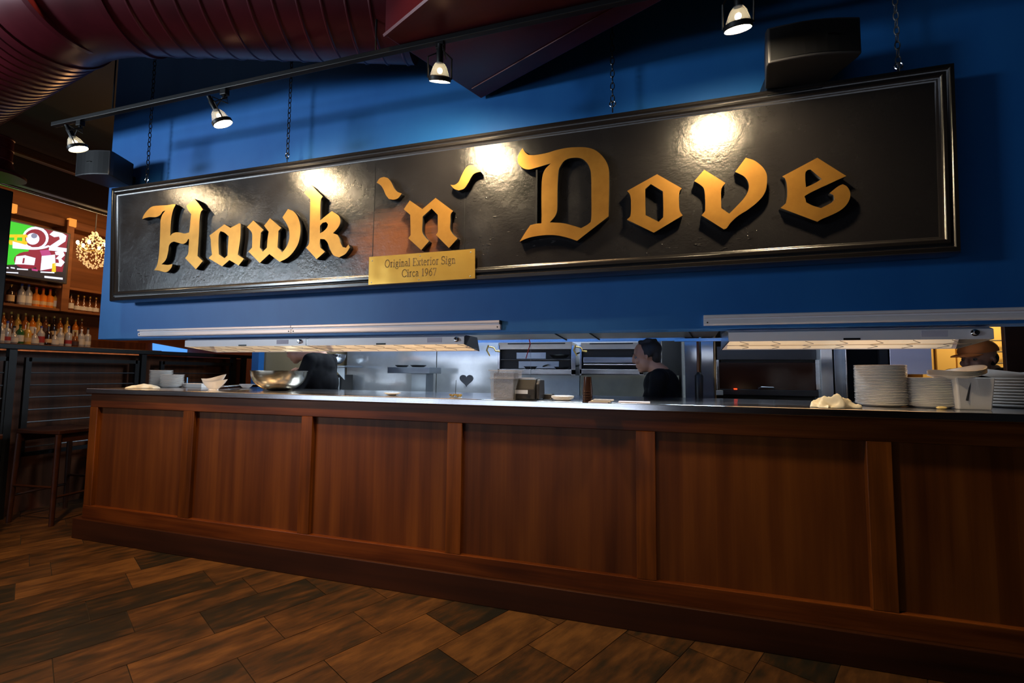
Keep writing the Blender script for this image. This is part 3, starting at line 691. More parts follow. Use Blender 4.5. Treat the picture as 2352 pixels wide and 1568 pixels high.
# dark fixed post at left edge
c = O+ray(2, 520)*(4.1/F)
tag(MB().box(c.x-.055, c.x+.035, c.y-.05, c.y+.05, 0, onX(0, 428, c.x).z-.02).build('corner_post', M['black'], bevel=.01), 'black post standing at the left edge under the flared duct', 'post')

# back bar shelving
y0b, y1b = 3.3, 5.70
zA = onX(60, 701, BX+.3).z; zB = onX(60, 645, BX+.3).z; zC = onX(60, 792, BX+.3).z; zD = onX(19, 470, BX+.3).z
bb = thing('back_bar_shelving', (BX+.2, 4.7, 0), 'brown wooden back bar shelving with two rows of bottles', 'shelving')
MB().box(BX, BX+.03, y0b, y1b, 0, zD+.3).build('back_panel', M['barwood'], bb)
for z in (zA, zB): MB().box(BX+.03, BX+.34, y0b, y1b, z-.035, z).build('shelf', M['barwood'], bb, bevel=.003)
MB().box(BX+.03, BX+.60, y0b, y1b, zC-.9, zC).build('lower_cabinet', M['darkwood'], bb)
MB().box(BX+.03, BX+.30, y0b, y1b, zD-.10, zD+.02).build('cornice', M['barwood'], bb, bevel=.01)
yp = onX(147, 700, BX+.34).y
for y, w_ in ((yp, .09), (onX(4, 690, BX+.34).y-.08, .1), (5.62, .1)):
    MB().box(BX+.03, BX+.36, y-w_/2, y+w_/2, zA-.035, zD).build('upright', M['barwood'], bb, bevel=.004)
M['amber'] = emis('amber_shade', (1, .34, .05), 1.0)
for px, py, lab in ((25, 478, 'square amber wall light left above the television'), (163, 512, 'square amber wall light at the top right corner of the television')):
    p = onX(px, py, BX+.32); tag(MB().box(BX+.30, BX+.37, p.y-.045, p.y+.045, p.z-.06, p.z+.06).build('amber_wall_light', M['amber'], bevel=.008), lab, 'wall light', 'amber lights over the back bar')

# bottles
def bottle(kind, glass, cap, lab_c, label, H, R):
    t = thing('liquor_bottle', (0, 0, 0), label, 'bottle')
    if kind == 0: pr = [(R*.9, 0), (R, .01), (R, H*.6), (R*.8, H*.68), (R*.32, H*.78), (R*.3, H*.93)]
    elif kind == 1: pr = [(R*.95, 0), (R, .01), (R*1.02, H*.5), (R*.95, H*.62), (R*.35, H*.70), (R*.30, H*.93)]
    else: pr = [(R*.8, 0), (R*1.1, .02), (R*1.15, H*.35), (R*.6, H*.55), (R*.3, H*.65), (R*.28, H*.93)]
    MB().lathe(pr, n=14).build('bottle_body', glass, t, smooth=40)
    MB().lathe([(R*.36, H*.91), (R*.36, H), (0, H*1.002)], n=12).build('cap', cap, t, smooth=40)
    MB().lathe([(R*1.012, H*.14), (R*1.012, H*.46)] if kind != 2 else [(R*1.16, H*.10), (R*1.16, H*.34)], n=14).build('label_band', lab_c, t, smooth=40)
    return t
def gl(name, c, r=.12): return mat(name, c, r, spec=.8, coat=.3)
G_ = {'clear': gl('clear_bottle', (.42, .42, .44)), 'amber': gl('amber_bottle', (.42, .12, .015)), 'orange': gl('orange_liquor', (.75, .22, .02)), 'green': gl('green_bottle', (.03, .12, .04)),
      'dark': gl('dark_bottle', (.03, .015, .01)), 'gold': gl('gold_bottle', (.60, .36, .07)), 'brown': gl('brown_bottle', (.16, .05, .015))}
Cp = {'red': mat('red_cap', (.55, .02, .02), .4), 'blue': mat('blue_cap', (.05, .06, .30), .4), 'gold': mat('gold_cap', (.65, .42, .08), .35, .5), 'black': M['black'], 'white': M['white']}
Lb = {'white': mat('white_label', (.65, .62, .56), .6), 'cream': mat('cream_label', (.60, .42, .22), .6), 'dark': mat('dark_label', (.06, .03, .03), .6), 'red': mat('red_label', (.35, .03, .03), .6)}
protos = {}
def place_bottle(px, base_z, X, kind, g_, c_, l_, H, R, label, group):
    p = onX(px, 700, X); key = (kind, g_, c_, l_, H, R); loc = (X, p.y, base_z)
    if key not in protos:
        o = bottle(kind, G_[g_], Cp[c_], Lb[l_], label, H, R); o.location = loc; o['group'] = group; protos[key] = o
    else: o = dup(protos[key], loc, label, group=group)
    return o
up = [(22, 0, 'dark', 'gold', 'cream', .27, 'dark bottle at the left end of the upper bar shelf'),
      (47, 0, 'clear', 'blue', 'white', .30, 'clear blue-capped bottle, left of the pair on the upper bar shelf'), (63, 0, 'clear', 'blue', 'white', .30, 'clear blue-capped bottle, right of the pair on the upper bar shelf'),
      (81, 1, 'orange', 'red', 'cream', .28, 'orange bottle with red cap, leftmost of three on the upper shelf'), (97, 1, 'orange', 'red', 'cream', .28, 'orange bottle with red cap, middle of three on the upper shelf'),
      (113, 1, 'orange', 'red', 'cream', .28, 'orange bottle with red cap, rightmost of three on the upper shelf'), (128, 0, 'gold', 'gold', 'white', .26, 'golden bottle beside the shelf upright under the television')]
for px, k, g1, c1, l1, H, lab in up: place_bottle(px, zA, BX+.22, k, g1, c1, l1, H, .042, lab, 'bottles on the upper bar shelf')
for i, px in enumerate((162, 178, 192, 206, 220)):
    nm = ['leftmost', 'second', 'middle', 'fourth', 'rightmost'][i]
    place_bottle(px, zA, BX+.22, 2 if i else 0, 'brown', 'gold' if i else 'black', 'white', .25, .038, f'{nm} brown bottle with pale label right of the shelf upright', 'bottles on the upper bar shelf')
combos = [('amber', 'gold', 'cream'), ('clear', 'white', 'white'), ('green', 'black', 'white'), ('gold', 'gold', 'cream'), ('brown', 'gold', 'dark'), ('clear', 'blue', 'red'), ('orange', 'gold', 'white'), ('dark', 'gold', 'cream'), ('clear', 'black', 'white')]
rw = random.Random(3)
tone = {'amber': 'amber', 'clear': 'clear', 'green': 'green', 'gold': 'golden', 'brown': 'brown', 'orange': 'orange', 'dark': 'dark'}
ords = ['first', 'second', 'third', 'fourth', 'fifth', 'sixth', 'seventh', 'eighth', 'ninth', 'tenth', 'eleventh', 'twelfth', 'thirteenth', 'fourteenth', 'fifteenth']
zL2 = zC+.13
MB().box(BX+.03, BX+.22, y0b, y1b, zC, zL2).build('riser', M['darkwood'], bb)
for i in range(12):
    px = 12+i*16.3+rw.uniform(-2, 2); g1, c1, l1 = combos[(0, 4, 3, 0, 6, 3, 4, 7, 0, 3, 6, 4)[i]]
    place_bottle(px, zL2, BX+.13, i % 2, g1, 'gold', l1, (.30, .32)[i % 2], .038, f'{tone[g1]} bottle, {ords[i]} from the left in the back row below', 'back row bottles on the lower bar shelf')
for i in range(14):
    px = 6+i*15.6+rw.uniform(-2, 2); g1, c1, l1 = combos[(1, 5, 8, 2, 3, 1, 5, 7, 8, 1, 5, 4, 1, 8)[i]]
    place_bottle(px, zC, BX+.40, (0, 1, 2)[i % 3], g1, c1, l1, (.27, .30, .24)[i % 3], .040, f'{tone[g1]} bottle, {ords[i]} from the left in the front row above the railing', 'front row bottles on the lower bar shelf')

# television
TX = BX+.46
tv = thing('television', onX(82, 578, TX), 'flat television showing a football game, hung over the back bar', 'television')
tc_ = [onX(8, 503, TX), onX(165, 534, TX), onX(152, 650, TX), onX(2, 631, TX)]
ty0, ty1 = -.02+tc_[0].y, (tc_[1].y+tc_[2].y)/2; tz1, tz0 = (tc_[0].z+tc_[1].z)/2, (tc_[2].z+tc_[3].z)/2
MB().box(TX-.06, TX, ty0-.45, ty1, tz0, tz1).build('bezel', M['blackplastic'], tv, bevel=.006)
MB().box(TX-.3, TX-.06, ty0+.1, ty0+.3, tz0+.25, tz0+.5).build('wall_mount', M['black'], tv)
def tvp(x, y): p = onX(x/3.135, 350+y/3.135, TX+.003); return (min(p.y, ty1-.03), min(max(p.z, tz0+.02), tz1-.02))
scr = MB().box(TX-.001, TX+.002, ty0-.42, ty1-.025, tz0+.03, tz1-.02).build('screen', emis('screen_black', (.01, .012, .02), 1), tv)
tvm = {k: emis('screen_'+k, c, s) for k, c, s in (('green', (.03, .62, .03), 1.1), ('maroon', (.30, .01, .04), 1.0), ('white', (.80, .84, 1), 1.25), ('yellow', (.85, .60, .02), 1.1), ('grey', (.25, .27, .4), 1.0), ('magenta', (.55, .06, .25), 1.0), ('banner', (.006, .008, .015), 1.0))}
def tvs(col, pts, lay):
    MB().prism([tvp(*p) for p in pts], 'x', TX+.002, TX+.003+lay*.0006).build('picture_area', tvm[col], scr)
def tell(col, cx, cy, rx, ry, lay, a0=0, a1=360, w_=None):
    n = 20; P_ = [(cx+rx*math.cos(math.radians(a0+(a1-a0)*i/n)), cy+ry*math.sin(math.radians(a0+(a1-a0)*i/n))) for i in range(n+(a1-a0 < 360))]
    if w_: P_ += [(cx+(rx-w_)*math.cos(math.radians(a1-(a1-a0)*i/n)), cy+(ry-w_)*math.sin(math.radians(a1-(a1-a0)*i/n))) for i in range(n+1)]
    tvs(col, P_, lay)
MB().box(TX+.0015, TX+.0032, ty0-.40, ty0+.10, tz0+.14, tz1-.03).build('picture_area', tvm['green'], scr)
tvs('green', [(45, 488), (330, 545), (300, 800), (15, 810)], 1)
tvs('maroon', [(280, 540), (500, 590), (450, 860), (270, 850), (200, 720)], 2)
tell('white', 255, 615, 95, 82, 3); tell('maroon', 252, 618, 78, 66, 4); tell('white', 235, 622, 48, 42, 5); tell('grey', 245, 600, 22, 18, 6)
tell('white', 240, 660, 130, 40, 7, 20, 170, 18)
for q_ in ([(60, 590), (190, 590), (200, 612), (60, 612)], [(55, 630), (195, 640), (195, 662), (70, 665)], [(105, 590), (125, 590), (115, 690), (95, 690)], [(160, 600), (180, 600), (185, 685), (160, 685)]): tvs('yellow', q_, 6)
tvs('white', [(90, 640), (220, 675), (220, 700), (90, 690)], 7)
tvs('white', [(355, 590), (385, 565), (450, 572), (478, 600), (470, 640), (410, 680), (480, 690), (478, 716), (350, 705), (355, 675), (430, 625), (425, 605), (390, 610)], 6)
tvs('white', [(395, 715), (450, 705), (466, 740), (440, 765), (465, 790), (440, 822), (390, 815), (395, 795), (425, 795), (420, 770), (400, 765), (425, 740), (400, 738)], 7)
tell('maroon', 200, 775, 100, 62, 5); tvs('white', [(115, 748), (180, 740), (255, 760), (245, 812), (170, 806), (105, 805)], 6)
tvs('maroon', [(165, 760), (178, 760), (172, 798), (158, 798)], 7); tvs('magenta', [(285, 705), (350, 700), (370, 740), (300, 745)], 6)
tvs('white', [(300, 745), (395, 735), (400, 830), (290, 850)], 6); tvs('yellow', [(375, 800), (402, 795), (400, 862), (372, 860)], 7)
tvs('banner', [(10, 808), (240, 845), (460, 872), (460, 940), (10, 905)], 8)
for a0_, a1_, y_ in ((20, 60, 822), (75, 105, 824), (120, 200, 834), (290, 390, 856), (20, 130, 858)): tvs('white', [(a0_, y_), (a1_, y_+5), (a1_, y_+14), (a0_, y_+9)], 9)
tvs('white', [(318, 888), (450, 902), (450, 916), (318, 902)], 9); tvs('magenta', [(228, 836), (270, 842), (270, 856), (228, 850)], 9)

# chandelier
cc_ = O+ray(216, 572)*(6.3/F)
ch = thing('crystal_chandelier', cc_, 'glowing crystal chandelier beside the blue wall edge', 'chandelier')
M['crystal'] = mat('crystal', (.9, .75, .5), .08, spec=1, emit=(1, .60, .28), es=.45)
MB().tube([cc_, (cc_.x, cc_.y, CEIL)], .006, 6).build('chain', M['black'], ch)
fr_ = MB()
for k in range(6):
    a = k*PI/3; fr_.tube([cc_+Vector((0, 0, -.02)), cc_+Vector((.09*math.cos(a), .09*math.sin(a), -.05)), cc_+Vector((.17*math.cos(a), .17*math.sin(a), .03))], .006, 6)
fr_.build('arms', M['brass'], ch)
for k in range(6):
    a = k*PI/3+.2; p = cc_+Vector((.17*math.cos(a), .17*math.sin(a), .055)); MB().ball(p, .018, 8, (1, 1, 1.5)).build('bulb', M['bulb'], ch)
cr = MB()
for k in range(420):
    t = random.random(); a = random.uniform(0, 2*PI); z = -.27+.50*t
    rr_ = .03+.16*math.sin(PI*min(1, t*1.1))**.7*random.uniform(.6, 1); cr.ball(cc_+Vector((rr_*math.cos(a), rr_*math.sin(a), z)), random.uniform(.005, .010), 3, (1, 1, 1.5))
cr.build('crystal_drops', M['crystal'], ch)['kind'] = 'stuff'

# railing partition between dining room and bar
PX = -5.2
part = thing('railing_partition', (PX, 3.6, 0), 'dark partition with black metal railing dividing off the bar', 'railing')
yA, yB = 1.9, onX(578, 815, PX).y
zr = onX(240, 800, PX).z; zr0 = zr-.042; zpn = onX(450, 821, PX-.16).z
MB().box(PX-.05, PX+.02, yA, yB, zr0, zr).build('top_rail', M['black'], part, bevel=.004)
MB().box(PX-.20, PX-.16, yA, yB, 0, zpn).build('wood_panelling', M['darkwood'], part)
for px in (28, 330, 538, 562):
    y = onX(px, 850, PX).y; MB().box(PX-.05, PX, y-.025, y+.025, 0, zr0).build('post', M['black'], part)
def rpanel(pa, pb):
    ya, yb = onX(pa, 850, PX).y, onX(pb, 850, PX).y; zt = onX(190, 824, PX).z; zb = .50
    mb = MB(); 
    for y in (ya, yb): mb.box(PX-.035, PX-.005, y-.02, y+.02, zb, zt)
    mb.box(PX-.035, PX-.005, ya, yb, zt-.035, zt); mb.box(PX-.035, PX-.005, ya, yb, zb, zb+.035); mb.build('railing_frame', M['black'], part)
    z = zt-.135
    while z > zb+.05: MB().tube([(PX-.02, ya, z), (PX-.02, yb, z)], .007, 6).build('rod', M['steeld'], part); z -= .108
rpanel(66, 316); rpanel(374, 534); rpanel(-40, 20)
# stools
def stool(lab):
    t = thing('wooden_stool', (0, 0, 0), lab, 'stool', 'wooden stools along the railing'); H = .76; s = .22
    mb = MB(); mb.prism([(-s, H-.035), (s, H-.035), (s, H), (s*.7, H-.006), (0, H-.014), (-s*.7, H-.006), (-s, H)], 'y', -s*.92, s*.92); mb.build('seat', M['base'], t, bevel=.006)
    for a in (-1, 1):
        for b in (-1, 1): MB().tube([(a*(s-.02), b*(s-.03), H-.036), (a*(s-.005), b*(s-.015), 0)], [.021, .017], 8).build('leg', M['base'], t, smooth=60)
        MB().box(a*(s-.03)-.012, a*(s-.03)+.012, -s+.04, s-.04, H-.10, H-.036).build('apron', M['base'], t)
        MB().tube([(a*(s-.01), -s+.02, .22), (a*(s-.01), s-.02, .22)], .011, 8).build('stretcher', M['base'], t)
        MB().tube([(-s+.01, a*(s-.02), .30), (s-.01, a*(s-.02), .30)], .011, 8).build('stretcher', M['base'], t)
    return t
s1 = stool('dark wooden stool standing nearest the railing, left of the counter'); p = onX(112, 985, -4.85); s1.location = (-4.86, p.y+.12, 0); s1.rotation_euler = (0, 0, .12)
dup(s1, (-4.86, p.y+.85, 0), 'second wooden stool half hidden behind the end of the counter', .02)
# dark high chair at left edge
hc = thing('high_chair', (-4.55, 1.86, 0), 'dark slatted high chair cut off by the left edge of the picture', 'chair')
for a in (-1, 1):
    MB().tube([(-4.75+.19*a, 1.74, 0), (-4.75+.18*a, 1.80, .76), (-4.75+.17*a, 1.70, 1.16)], [.019, .02, .015], 8).build('rear_leg', M['base'], hc, smooth=60)
    MB().tube([(-4.75+.20*a, 2.16, 0), (-4.75+.19*a, 2.13, .74)], [.018, .02], 8).build('front_leg', M['base'], hc, smooth=60)
    MB().tube([(-4.75+.19*a, 1.78, .3), (-4.75+.19*a, 2.14, .3)], .011, 8).build('stretcher', M['base'], hc)
MB().box(-4.96, -4.54, 1.78, 2.18, .74, .78).build('seat', M['base'], hc, bevel=.008)
for z in (.90, 1.00, 1.10): MB().box(-4.92, -4.58, 1.715, 1.735, z, z+.05).build('back_slat', M['base'], hc, bevel=.003)

# ================================================================== things on the worktop
def cen(pa, pb, py, extra=0):      # centre on the worktop of a round thing whose foot spans pa..pb at py
    a = onZ(pa, py, ZT); b = onZ(pb, py, ZT); d = (a-b).length; m_ = (a+b)/2; v = Vector((m_.x, m_.y, 0)).normalized()
    return Vector((m_.x, m_.y, ZT))+v*d*.5, d/2
def plate_proto(name, R, h, label, cat, group, square=False):
    pr = [(0, .004), (R*.58, .004), (R*.62, 0), (R*.68, .001), (R*.98, h-.003), (R, h), (R*.96, h+.001), (R*.64, .008), (0, .009)]
    o = MB().lathe(pr, n=36).build(name, M['china'], smooth=50); return tag(o, label, cat, group)
def stack(pa, pb, py, ptop, n, label, group, name='dinner_plate', cat='plate', wide=1.0, back=0):
    c, R = cen(pa, pb, py); R *= wide
    c += Vector((c.x, c.y, 0)).normalized()*back
    H = onY((pa+pb)/2, ptop, c.y).z-ZT; pitch = (H-.018)/(n-1) if n > 1 else 0
    p = plate_proto(name, R, .018, label, cat, group); p.location = c; p.rotation_euler = (0, 0, 0)
    for i in range(1, n):
        q = p.copy(); COL.objects.link(q); q.location = c+Vector((random.uniform(-1, 1)*.0012, random.uniform(-1, 1)*.0012, i*pitch))
    return c, R
stack(1979, 2069, 935, 839, 25, 'white dinner plate in the tallest stack, right half of the counter', 'plates in the tallest stack')
stack(2086, 2182, 938, 867, 17, 'white dinner plate in the middle stack beside the clear container', 'plates in the middle stack')
c3, R3 = stack(2264, 2410, 939, 868, 10, 'white dish in the stack at the right edge of the picture', 'dishes at the right edge', 'deep_dish', 'dish')
stack(341, 396, 889, 850, 11, 'white square-looking plate in the taller stack at the left', 'plates in the back left stack', 'side_plate', back=.04)
stack(367, 422, 890, 860, 9, 'white plate in the lower stack beside the white box', 'plates in the front left stack', 'side_plate')
c, R = stack(1266, 1318, 921, 909, 3, 'small white plate in the short stack beside the printer', 'small plates beside the printer', 'small_plate')
# wavy topmost dish at right
def wavy_bowl(name, R, h, amp, lab, cat, group=None, el=1.0):
    mb = MB(); n = 40; prof_ = [(.35, 0), (.38, .004), (.62, .3), (.85, .72), (1.0, 1.0), (.97, 1.0), (.82, .70), (.58, .28), (.3, .06)]
    k = 0
    for r_, z_ in prof_:
        for j in range(n):
            t = 2*PI*j/n; mb.v.append(Vector((R*r_*math.cos(t)*el, R*r_*math.sin(t), h*z_+amp*math.cos(2*t)*r_**3)))
    for i in range(len(prof_)-1):
        for j in range(n): mb.f.append([i*n+j, i*n+(j+1) % n, (i+1)*n+(j+1) % n, (i+1)*n+j]); mb.m.append(0)
    mb.f.append([j for j in range(n)][::-1]); mb.f.append([(len(prof_)-1)*n+j for j in range(n)]); mb.m += [0, 0]
    return tag(mb.build(name, M['china'], smooth=60), lab, cat, group)
o = wavy_bowl('oval_dish', R3*1.05, .035, .010, 'wavy white dish tipped on top of the right edge stack', 'dish', None, 1.15)
o.location = (c3.x, c3.y, onY(2320, 872, c3.y).z+.004); o.rotation_euler = (.05, .04, .3)
# clear container with wavy bowls stacked in it
c, R = cen(2190, 2252, 941)
cont = thing('plastic_container', c, 'frosted white plastic container between the plate stacks', 'container')
mb = MB(); s0, s1_ = R*.86, R*1.02; zt = onY(2220, 868, c.y).z
mb.add([(c.x-s0, c.y-s0, ZT), (c.x+s0, c.y-s0, ZT), (c.x+s0, c.y+s0, ZT), (c.x-s0, c.y+s0, ZT), (c.x-s1_, c.y-s1_, zt), (c.x+s1_, c.y-s1_, zt), (c.x+s1_, c.y+s1_, zt), (c.x-s1_, c.y+s1_, zt)],
       [(0, 3, 2, 1), (0, 1, 5, 4), (1, 2, 6, 5), (2, 3, 7, 6), (3, 0, 4, 7)])
mb.build('tub', mat('frosted_plastic', (.62, .60, .60), .35, alpha=.85), cont, bevel=.006)
a, b = onY(2221, 920, c.y-s0-.006), onY(2231, 866, c.y-s0-.006)
MB().tube([a, b], .004, 6).build('handle_rod', M['black'], cont)
for k in range(5):
    o = wavy_bowl('serving_bowl', .105, .030, .009, 'white wavy bowl in the nested pile standing on the frosted container', 'bowl', 'nested wavy bowls')
    o.location = (c.x-.030, c.y, zt-.010+k*.0055); o.rotation_euler = (0, -.12, .2)
tag(MB().ball(onZ(2166, 940, ZT)+Vector((0, .01, .007)), .016, 6, (1.4, .8, .45)).build('lemon_wedge', mat('lemon', (.85, .62, .25), .5), smooth=60), 'small yellow lemon piece in front of the middle plate stack', 'lemon')

# crumpled towels
def towel(pa, pb, py, ptop, lab, dy, seed, fold):
    a, b = onZ(pa, py, ZT), onZ(pb, py, ZT); L_ = (b-a).length; H = onY((pa+pb)/2, ptop, (a.y+b.y)/2+dy/2).z-ZT; rnd = random.Random(seed)
    nx, ny = 60, 30; mb = MB(); ph = [rnd.uniform(0, 6.28) for _ in range(6)]
    d = (b-a).normalized(); nrm = Vector((-d.y, d.x, 0))
    for i in range(nx+1):
        for j in range(ny+1):
            u_, v_ = i/nx, j/ny; e = (max(0, 1-abs(2*u_-1)**2.6))*(max(0, 1-abs(2*v_-1)**2.6))
            z = e**.5*(.62+.22*math.sin(u_*9+ph[0]+v_*3)*fold+.16*math.sin(v_*11+ph[1]+u_*5)*fold+.12*math.sin(u_*21+ph[2]-v_*8)*fold+.13*abs(math.sin(u_*15+v_*9+ph[5]))*fold-.07*abs(math.sin(u_*31-v_*17))*fold)
            wv_ = .012*math.sin(u_*13+ph[3])
            mb.v.append(a+d*(L_*u_+.008*math.sin(v_*12+ph[4]))+nrm*(dy*v_+wv_)+Vector((0, 0, max(.0015, z*H))))
    for i in range(nx):
        for j in range(ny):
            k = i*(ny+1)+j; mb.f.append([k, k+ny+1, k+ny+2, k+1]); mb.m.append(0)
    o = mb.build('kitchen_towel', M['linen'], smooth=80); s = o.modifiers.new('solid', 'SOLIDIFY'); s.thickness = .002; s.offset = 1
    return tag(o, lab, 'towel')
towel(290, 356, 892, 878, 'folded cream towel lying at the left end of the worktop', .09, 3, .35)
towel(1898, 1978, 938, 907, 'crumpled cream towel beside the tallest stack of plates', .10, 9, 1.0)
# white box
a, b = onZ(402, 889, ZT), onZ(455, 890, ZT)
tag(MB().box(a.x+.02, b.x+.06, a.y+.0, a.y+.14, ZT, ZT+.035).build('white_box', M['china'], bevel=.004), 'low white box between the plates and the sauce boats', 'box')
for px, py, h, lab in ((399, 885, .10, 'short blue and clear thermometer standing in the front left stack'), (424, 886, .085, 'blue and clear thermometer standing beside the white box')):
    p = onZ(px, 889, ZT)+Vector((0, .02, 0)); mb = MB(); mb.tube([p+Vector((0, 0, .0)), p+Vector((0, 0, h))], .005, 8); tag(mb.build('probe_thermometer', M['bluep']), lab, 'thermometer')
# sauce boats, nested
def boat(lab, loc, rz, tilt):
    mb = MB(); n = 32; prof_ = [(.45, 0), (.40, .12), (.50, .22), (.85, .6), (1.0, .95), (.96, .95), (.78, .58), (.40, .3)]; R, h = .062, .065
    for r_, z_ in prof_:
        for j in range(n):
            t = 2*PI*j/n; ex = 1.35+(.35*max(0, math.cos(t))**3)*r_; mb.v.append(Vector((R*r_*math.cos(t)*ex, R*r_*.8*math.sin(t), h*z_+(.020*max(0, math.cos(t))**2+.008*max(0, -math.cos(t))**2)*max(0, r_-.5)*2)))
    for i in range(len(prof_)-1):
        for j in range(n): mb.f.append([i*n+j, i*n+(j+1) % n, (i+1)*n+(j+1) % n, (i+1)*n+j]); mb.m.append(0)
    mb.f.append([j for j in range(n)][::-1]); mb.f.append([(len(prof_)-1)*n+j for j in range(n)]); mb.m += [0, 0]
    o = mb.build('sauce_boat', M['china'], smooth=60); o.location = loc; o.rotation_euler = (0, tilt, rz); return tag(o, lab, 'sauce boat', 'nested sauce boats')
cb, R = cen(468, 500, 896); cb.y += .02
boat('lower of the two white sauce boats nested beside the box', cb, .25, 0)
boat('upper of the two white sauce boats, tilted inside the other', cb+Vector((-.002, 0, .026)), .25, -.12)
# small white bowl and pan behind the mixing bowl
c, R = cen(558, 584, 886); o = wavy_bowl('small_bowl', .055, .035, 0, 'small white bowl left of the big steel mixing bowl', 'bowl'); o.location = Vector((onY(566, 880, 3.08).x, 3.08, ZT))
pa_, pb_ = onZ(497, 892, ZT), onZ(585, 888, ZT)
pan = thing('long_handled_pan', (pa_+pb_)/2, 'shallow steel pan with long handle left of the mixing bowl', 'pan')
MB().lathe([(0, .002), (.07, .002), (.085, .022), (.088, .022), (.074, 0), (0, 0)], (pb_.x+.03, pb_.y+.02, ZT), 28).build('pan_body', M['steel'], pan, smooth=50)
MB().tube([pa_+Vector((0, .0, .006)), pa_+Vector((.06, .01, .020)), pb_+Vector((-.05, .0, .021))], .007, 8).build('handle', M['chrome'], pan, smooth=60)
tag(MB().box(-.09, .09, -.05, .05, 0, .006).build('folded_foil', M['chrome'], bevel=.002), 'flat shiny tray in front of the long handled pan', 'tray').location = onZ(525, 897, ZT)+Vector((0, .045, 0))
# big mixing bowl
c, R = cen(600, 680, 896); R = (onZ(580, 870, ZT+.11)-onZ(700, 870, ZT+.11)).length*.5
H = onY(640, 850, c.y).z-ZT; c = Vector((onY(641, 870, 2.86).x, 2.86, ZT)); H = onY(641, 851, 2.76).z-ZT; R = abs((onY(580, 850, c.y)-onY(700, 850, c.y)).length)*.5*.80
prb = [(R*.42*0, 0)]+[(R*(.22+.78*math.sin(t*PI/2/10)), H*(1-math.cos(t*PI/2/10))) for t in range(11)]+[(R*1.02, H), (R*1.02, H-.004), (R*.985, H-.002)]+[(R*(.205+.78*math.sin(t*PI/2/10)), .002+H*(1-math.cos(t*PI/2/10))) for t in range(9, -1, -1)]+[(0, .002)]
o = MB().lathe(prb, (c.x, c.y, ZT), 56).build('mixing_bowl', steel('bowl_steel', (.66, .60, .48), .2, 'x', .06), smooth=50); tag(o, 'large shiny steel mixing bowl on the worktop before the cook', 'bowl')
c, R = cen(888, 914, 908); o = wavy_bowl('small_dish', .055, .015, 0, 'small white dish on the worktop left of the ticket spike', 'dish'); o.location = c
# ticket spike with bead chain
p = onZ(1045, 913, ZT)
sp_ = thing('ticket_spike', p, 'upright ticket spike ringed by a coil of brass bead chain', 'ticket spike')
MB().lathe([(0, .004), (.035, .003), (.04, 0)], (p.x, p.y+.01, ZT), 20).build('base', M['steeld'], sp_); MB().tube([(p.x, p.y+.01, ZT), (p.x, p.y+.01, onY(1045, 873, p.y).z)], .0015, 6).build('spike', M['chrome'], sp_)
mb = MB()
for k in range(34): t = k*.42; mb.ball((p.x+(.030+.006*math.sin(k*1.7))*math.cos(t), p.y+.01+.026*math.sin(t), ZT+.008+.010*abs(math.sin(k*.9))), .0045, 4)
mb.build('bead_chain', M['oldbrass'], sp_)
# clear plastic bin
a, b = onZ(1128, 917, ZT), onZ(1186, 917, ZT); zt = onY(1155, 850, a.y).z; w_ = b.x-a.x
bn = thing('plastic_bin', ((a.x+b.x)/2, a.y+.09, ZT), 'clear square plastic bin holding crinkled film, behind the printer', 'bin')
mb = MB(); q0 = .006
mb.add([(a.x, a.y, ZT), (b.x, a.y, ZT), (b.x, a.y+.15, ZT), (a.x, a.y+.15, ZT), (a.x-q0, a.y-q0, zt), (b.x+q0, a.y-q0, zt), (b.x+q0, a.y+.156, zt), (a.x-q0, a.y+.156, zt)],
       [(0, 3, 2, 1), (0, 1, 5, 4), (1, 2, 6, 5), (2, 3, 7, 6), (3, 0, 4, 7)]); mb.build('tub', M['lexan'], bn)
zc_ = onY(1155, 869, a.y).z
MB().box(a.x-.014, b.x+.014, a.y-.014, a.y+.164, zt-.004, zt+.002).box(a.x-.010, b.x+.010, a.y-.010, a.y+.160, zc_-.002, zc_+.002).build('rim', M['lexan'], bn)
m = mat('crinkled_film', (.20, .22, .28), .15, .9); n = noise(m, 28, detail=4); bump(m, n.outputs[0], 1.0, .03)
MB().box(a.x+.008, b.x-.008, a.y+.008, a.y+.142, ZT+.006, zt-.012).build('crinkled_film', m, bn, bevel=.01)
# receipt printer
a, b = onZ(1171, 917, ZT), onZ(1229, 918, ZT); w_ = b.x-a.x; zt = onY(1200, 869, a.y).z; h = zt-ZT
pr_ = thing('receipt_printer', ((a.x+b.x)/2, a.y+.07, ZT), 'grey and black receipt printer on the worktop beside the bin', 'printer')
y = a.y
MB().prism([(y, ZT+.003), (y, ZT+h*.50), (y+.012, ZT+h*.62), (y+.045, ZT+h*.95), (y+.06, zt), (y+.16, zt), (y+.17, zt-.02), (y+.17, ZT+.003)], 'x', a.x, a.x+w_).build('casing', mat('grey_printer_plastic', (.030, .029, .031), .6, spec=.15), pr_, bevel=.005)
MB().prism([(y+.03, ZT+.003), (y+.03, ZT+h*.75), (y+.06, ZT+h*.96), (y+.165, ZT+h*.94), (y+.175, ZT+.003)], 'x', a.x+w_+.001, a.x+w_+.022).build('side_cover', M['blackplastic'], pr_, bevel=.006)
MB().box(a.x+w_*.22, a.x+w_*.74, y-.002, y+.02, ZT+h*.28, ZT+h*.46).build('paper_slot', mat('slot_paper', (.55, .60, .72), .5), pr_)
MB().box(a.x+w_*.68, a.x+w_*.84, y-.003, y+.01, ZT+h*.10, ZT+h*.22).build('button', M['black'], pr_)
MB().box(a.x+w_*.15, a.x+w_*.85, y+.075, y+.10, zt-.001, zt+.003).build('lid_catch', M['paper'], pr_)
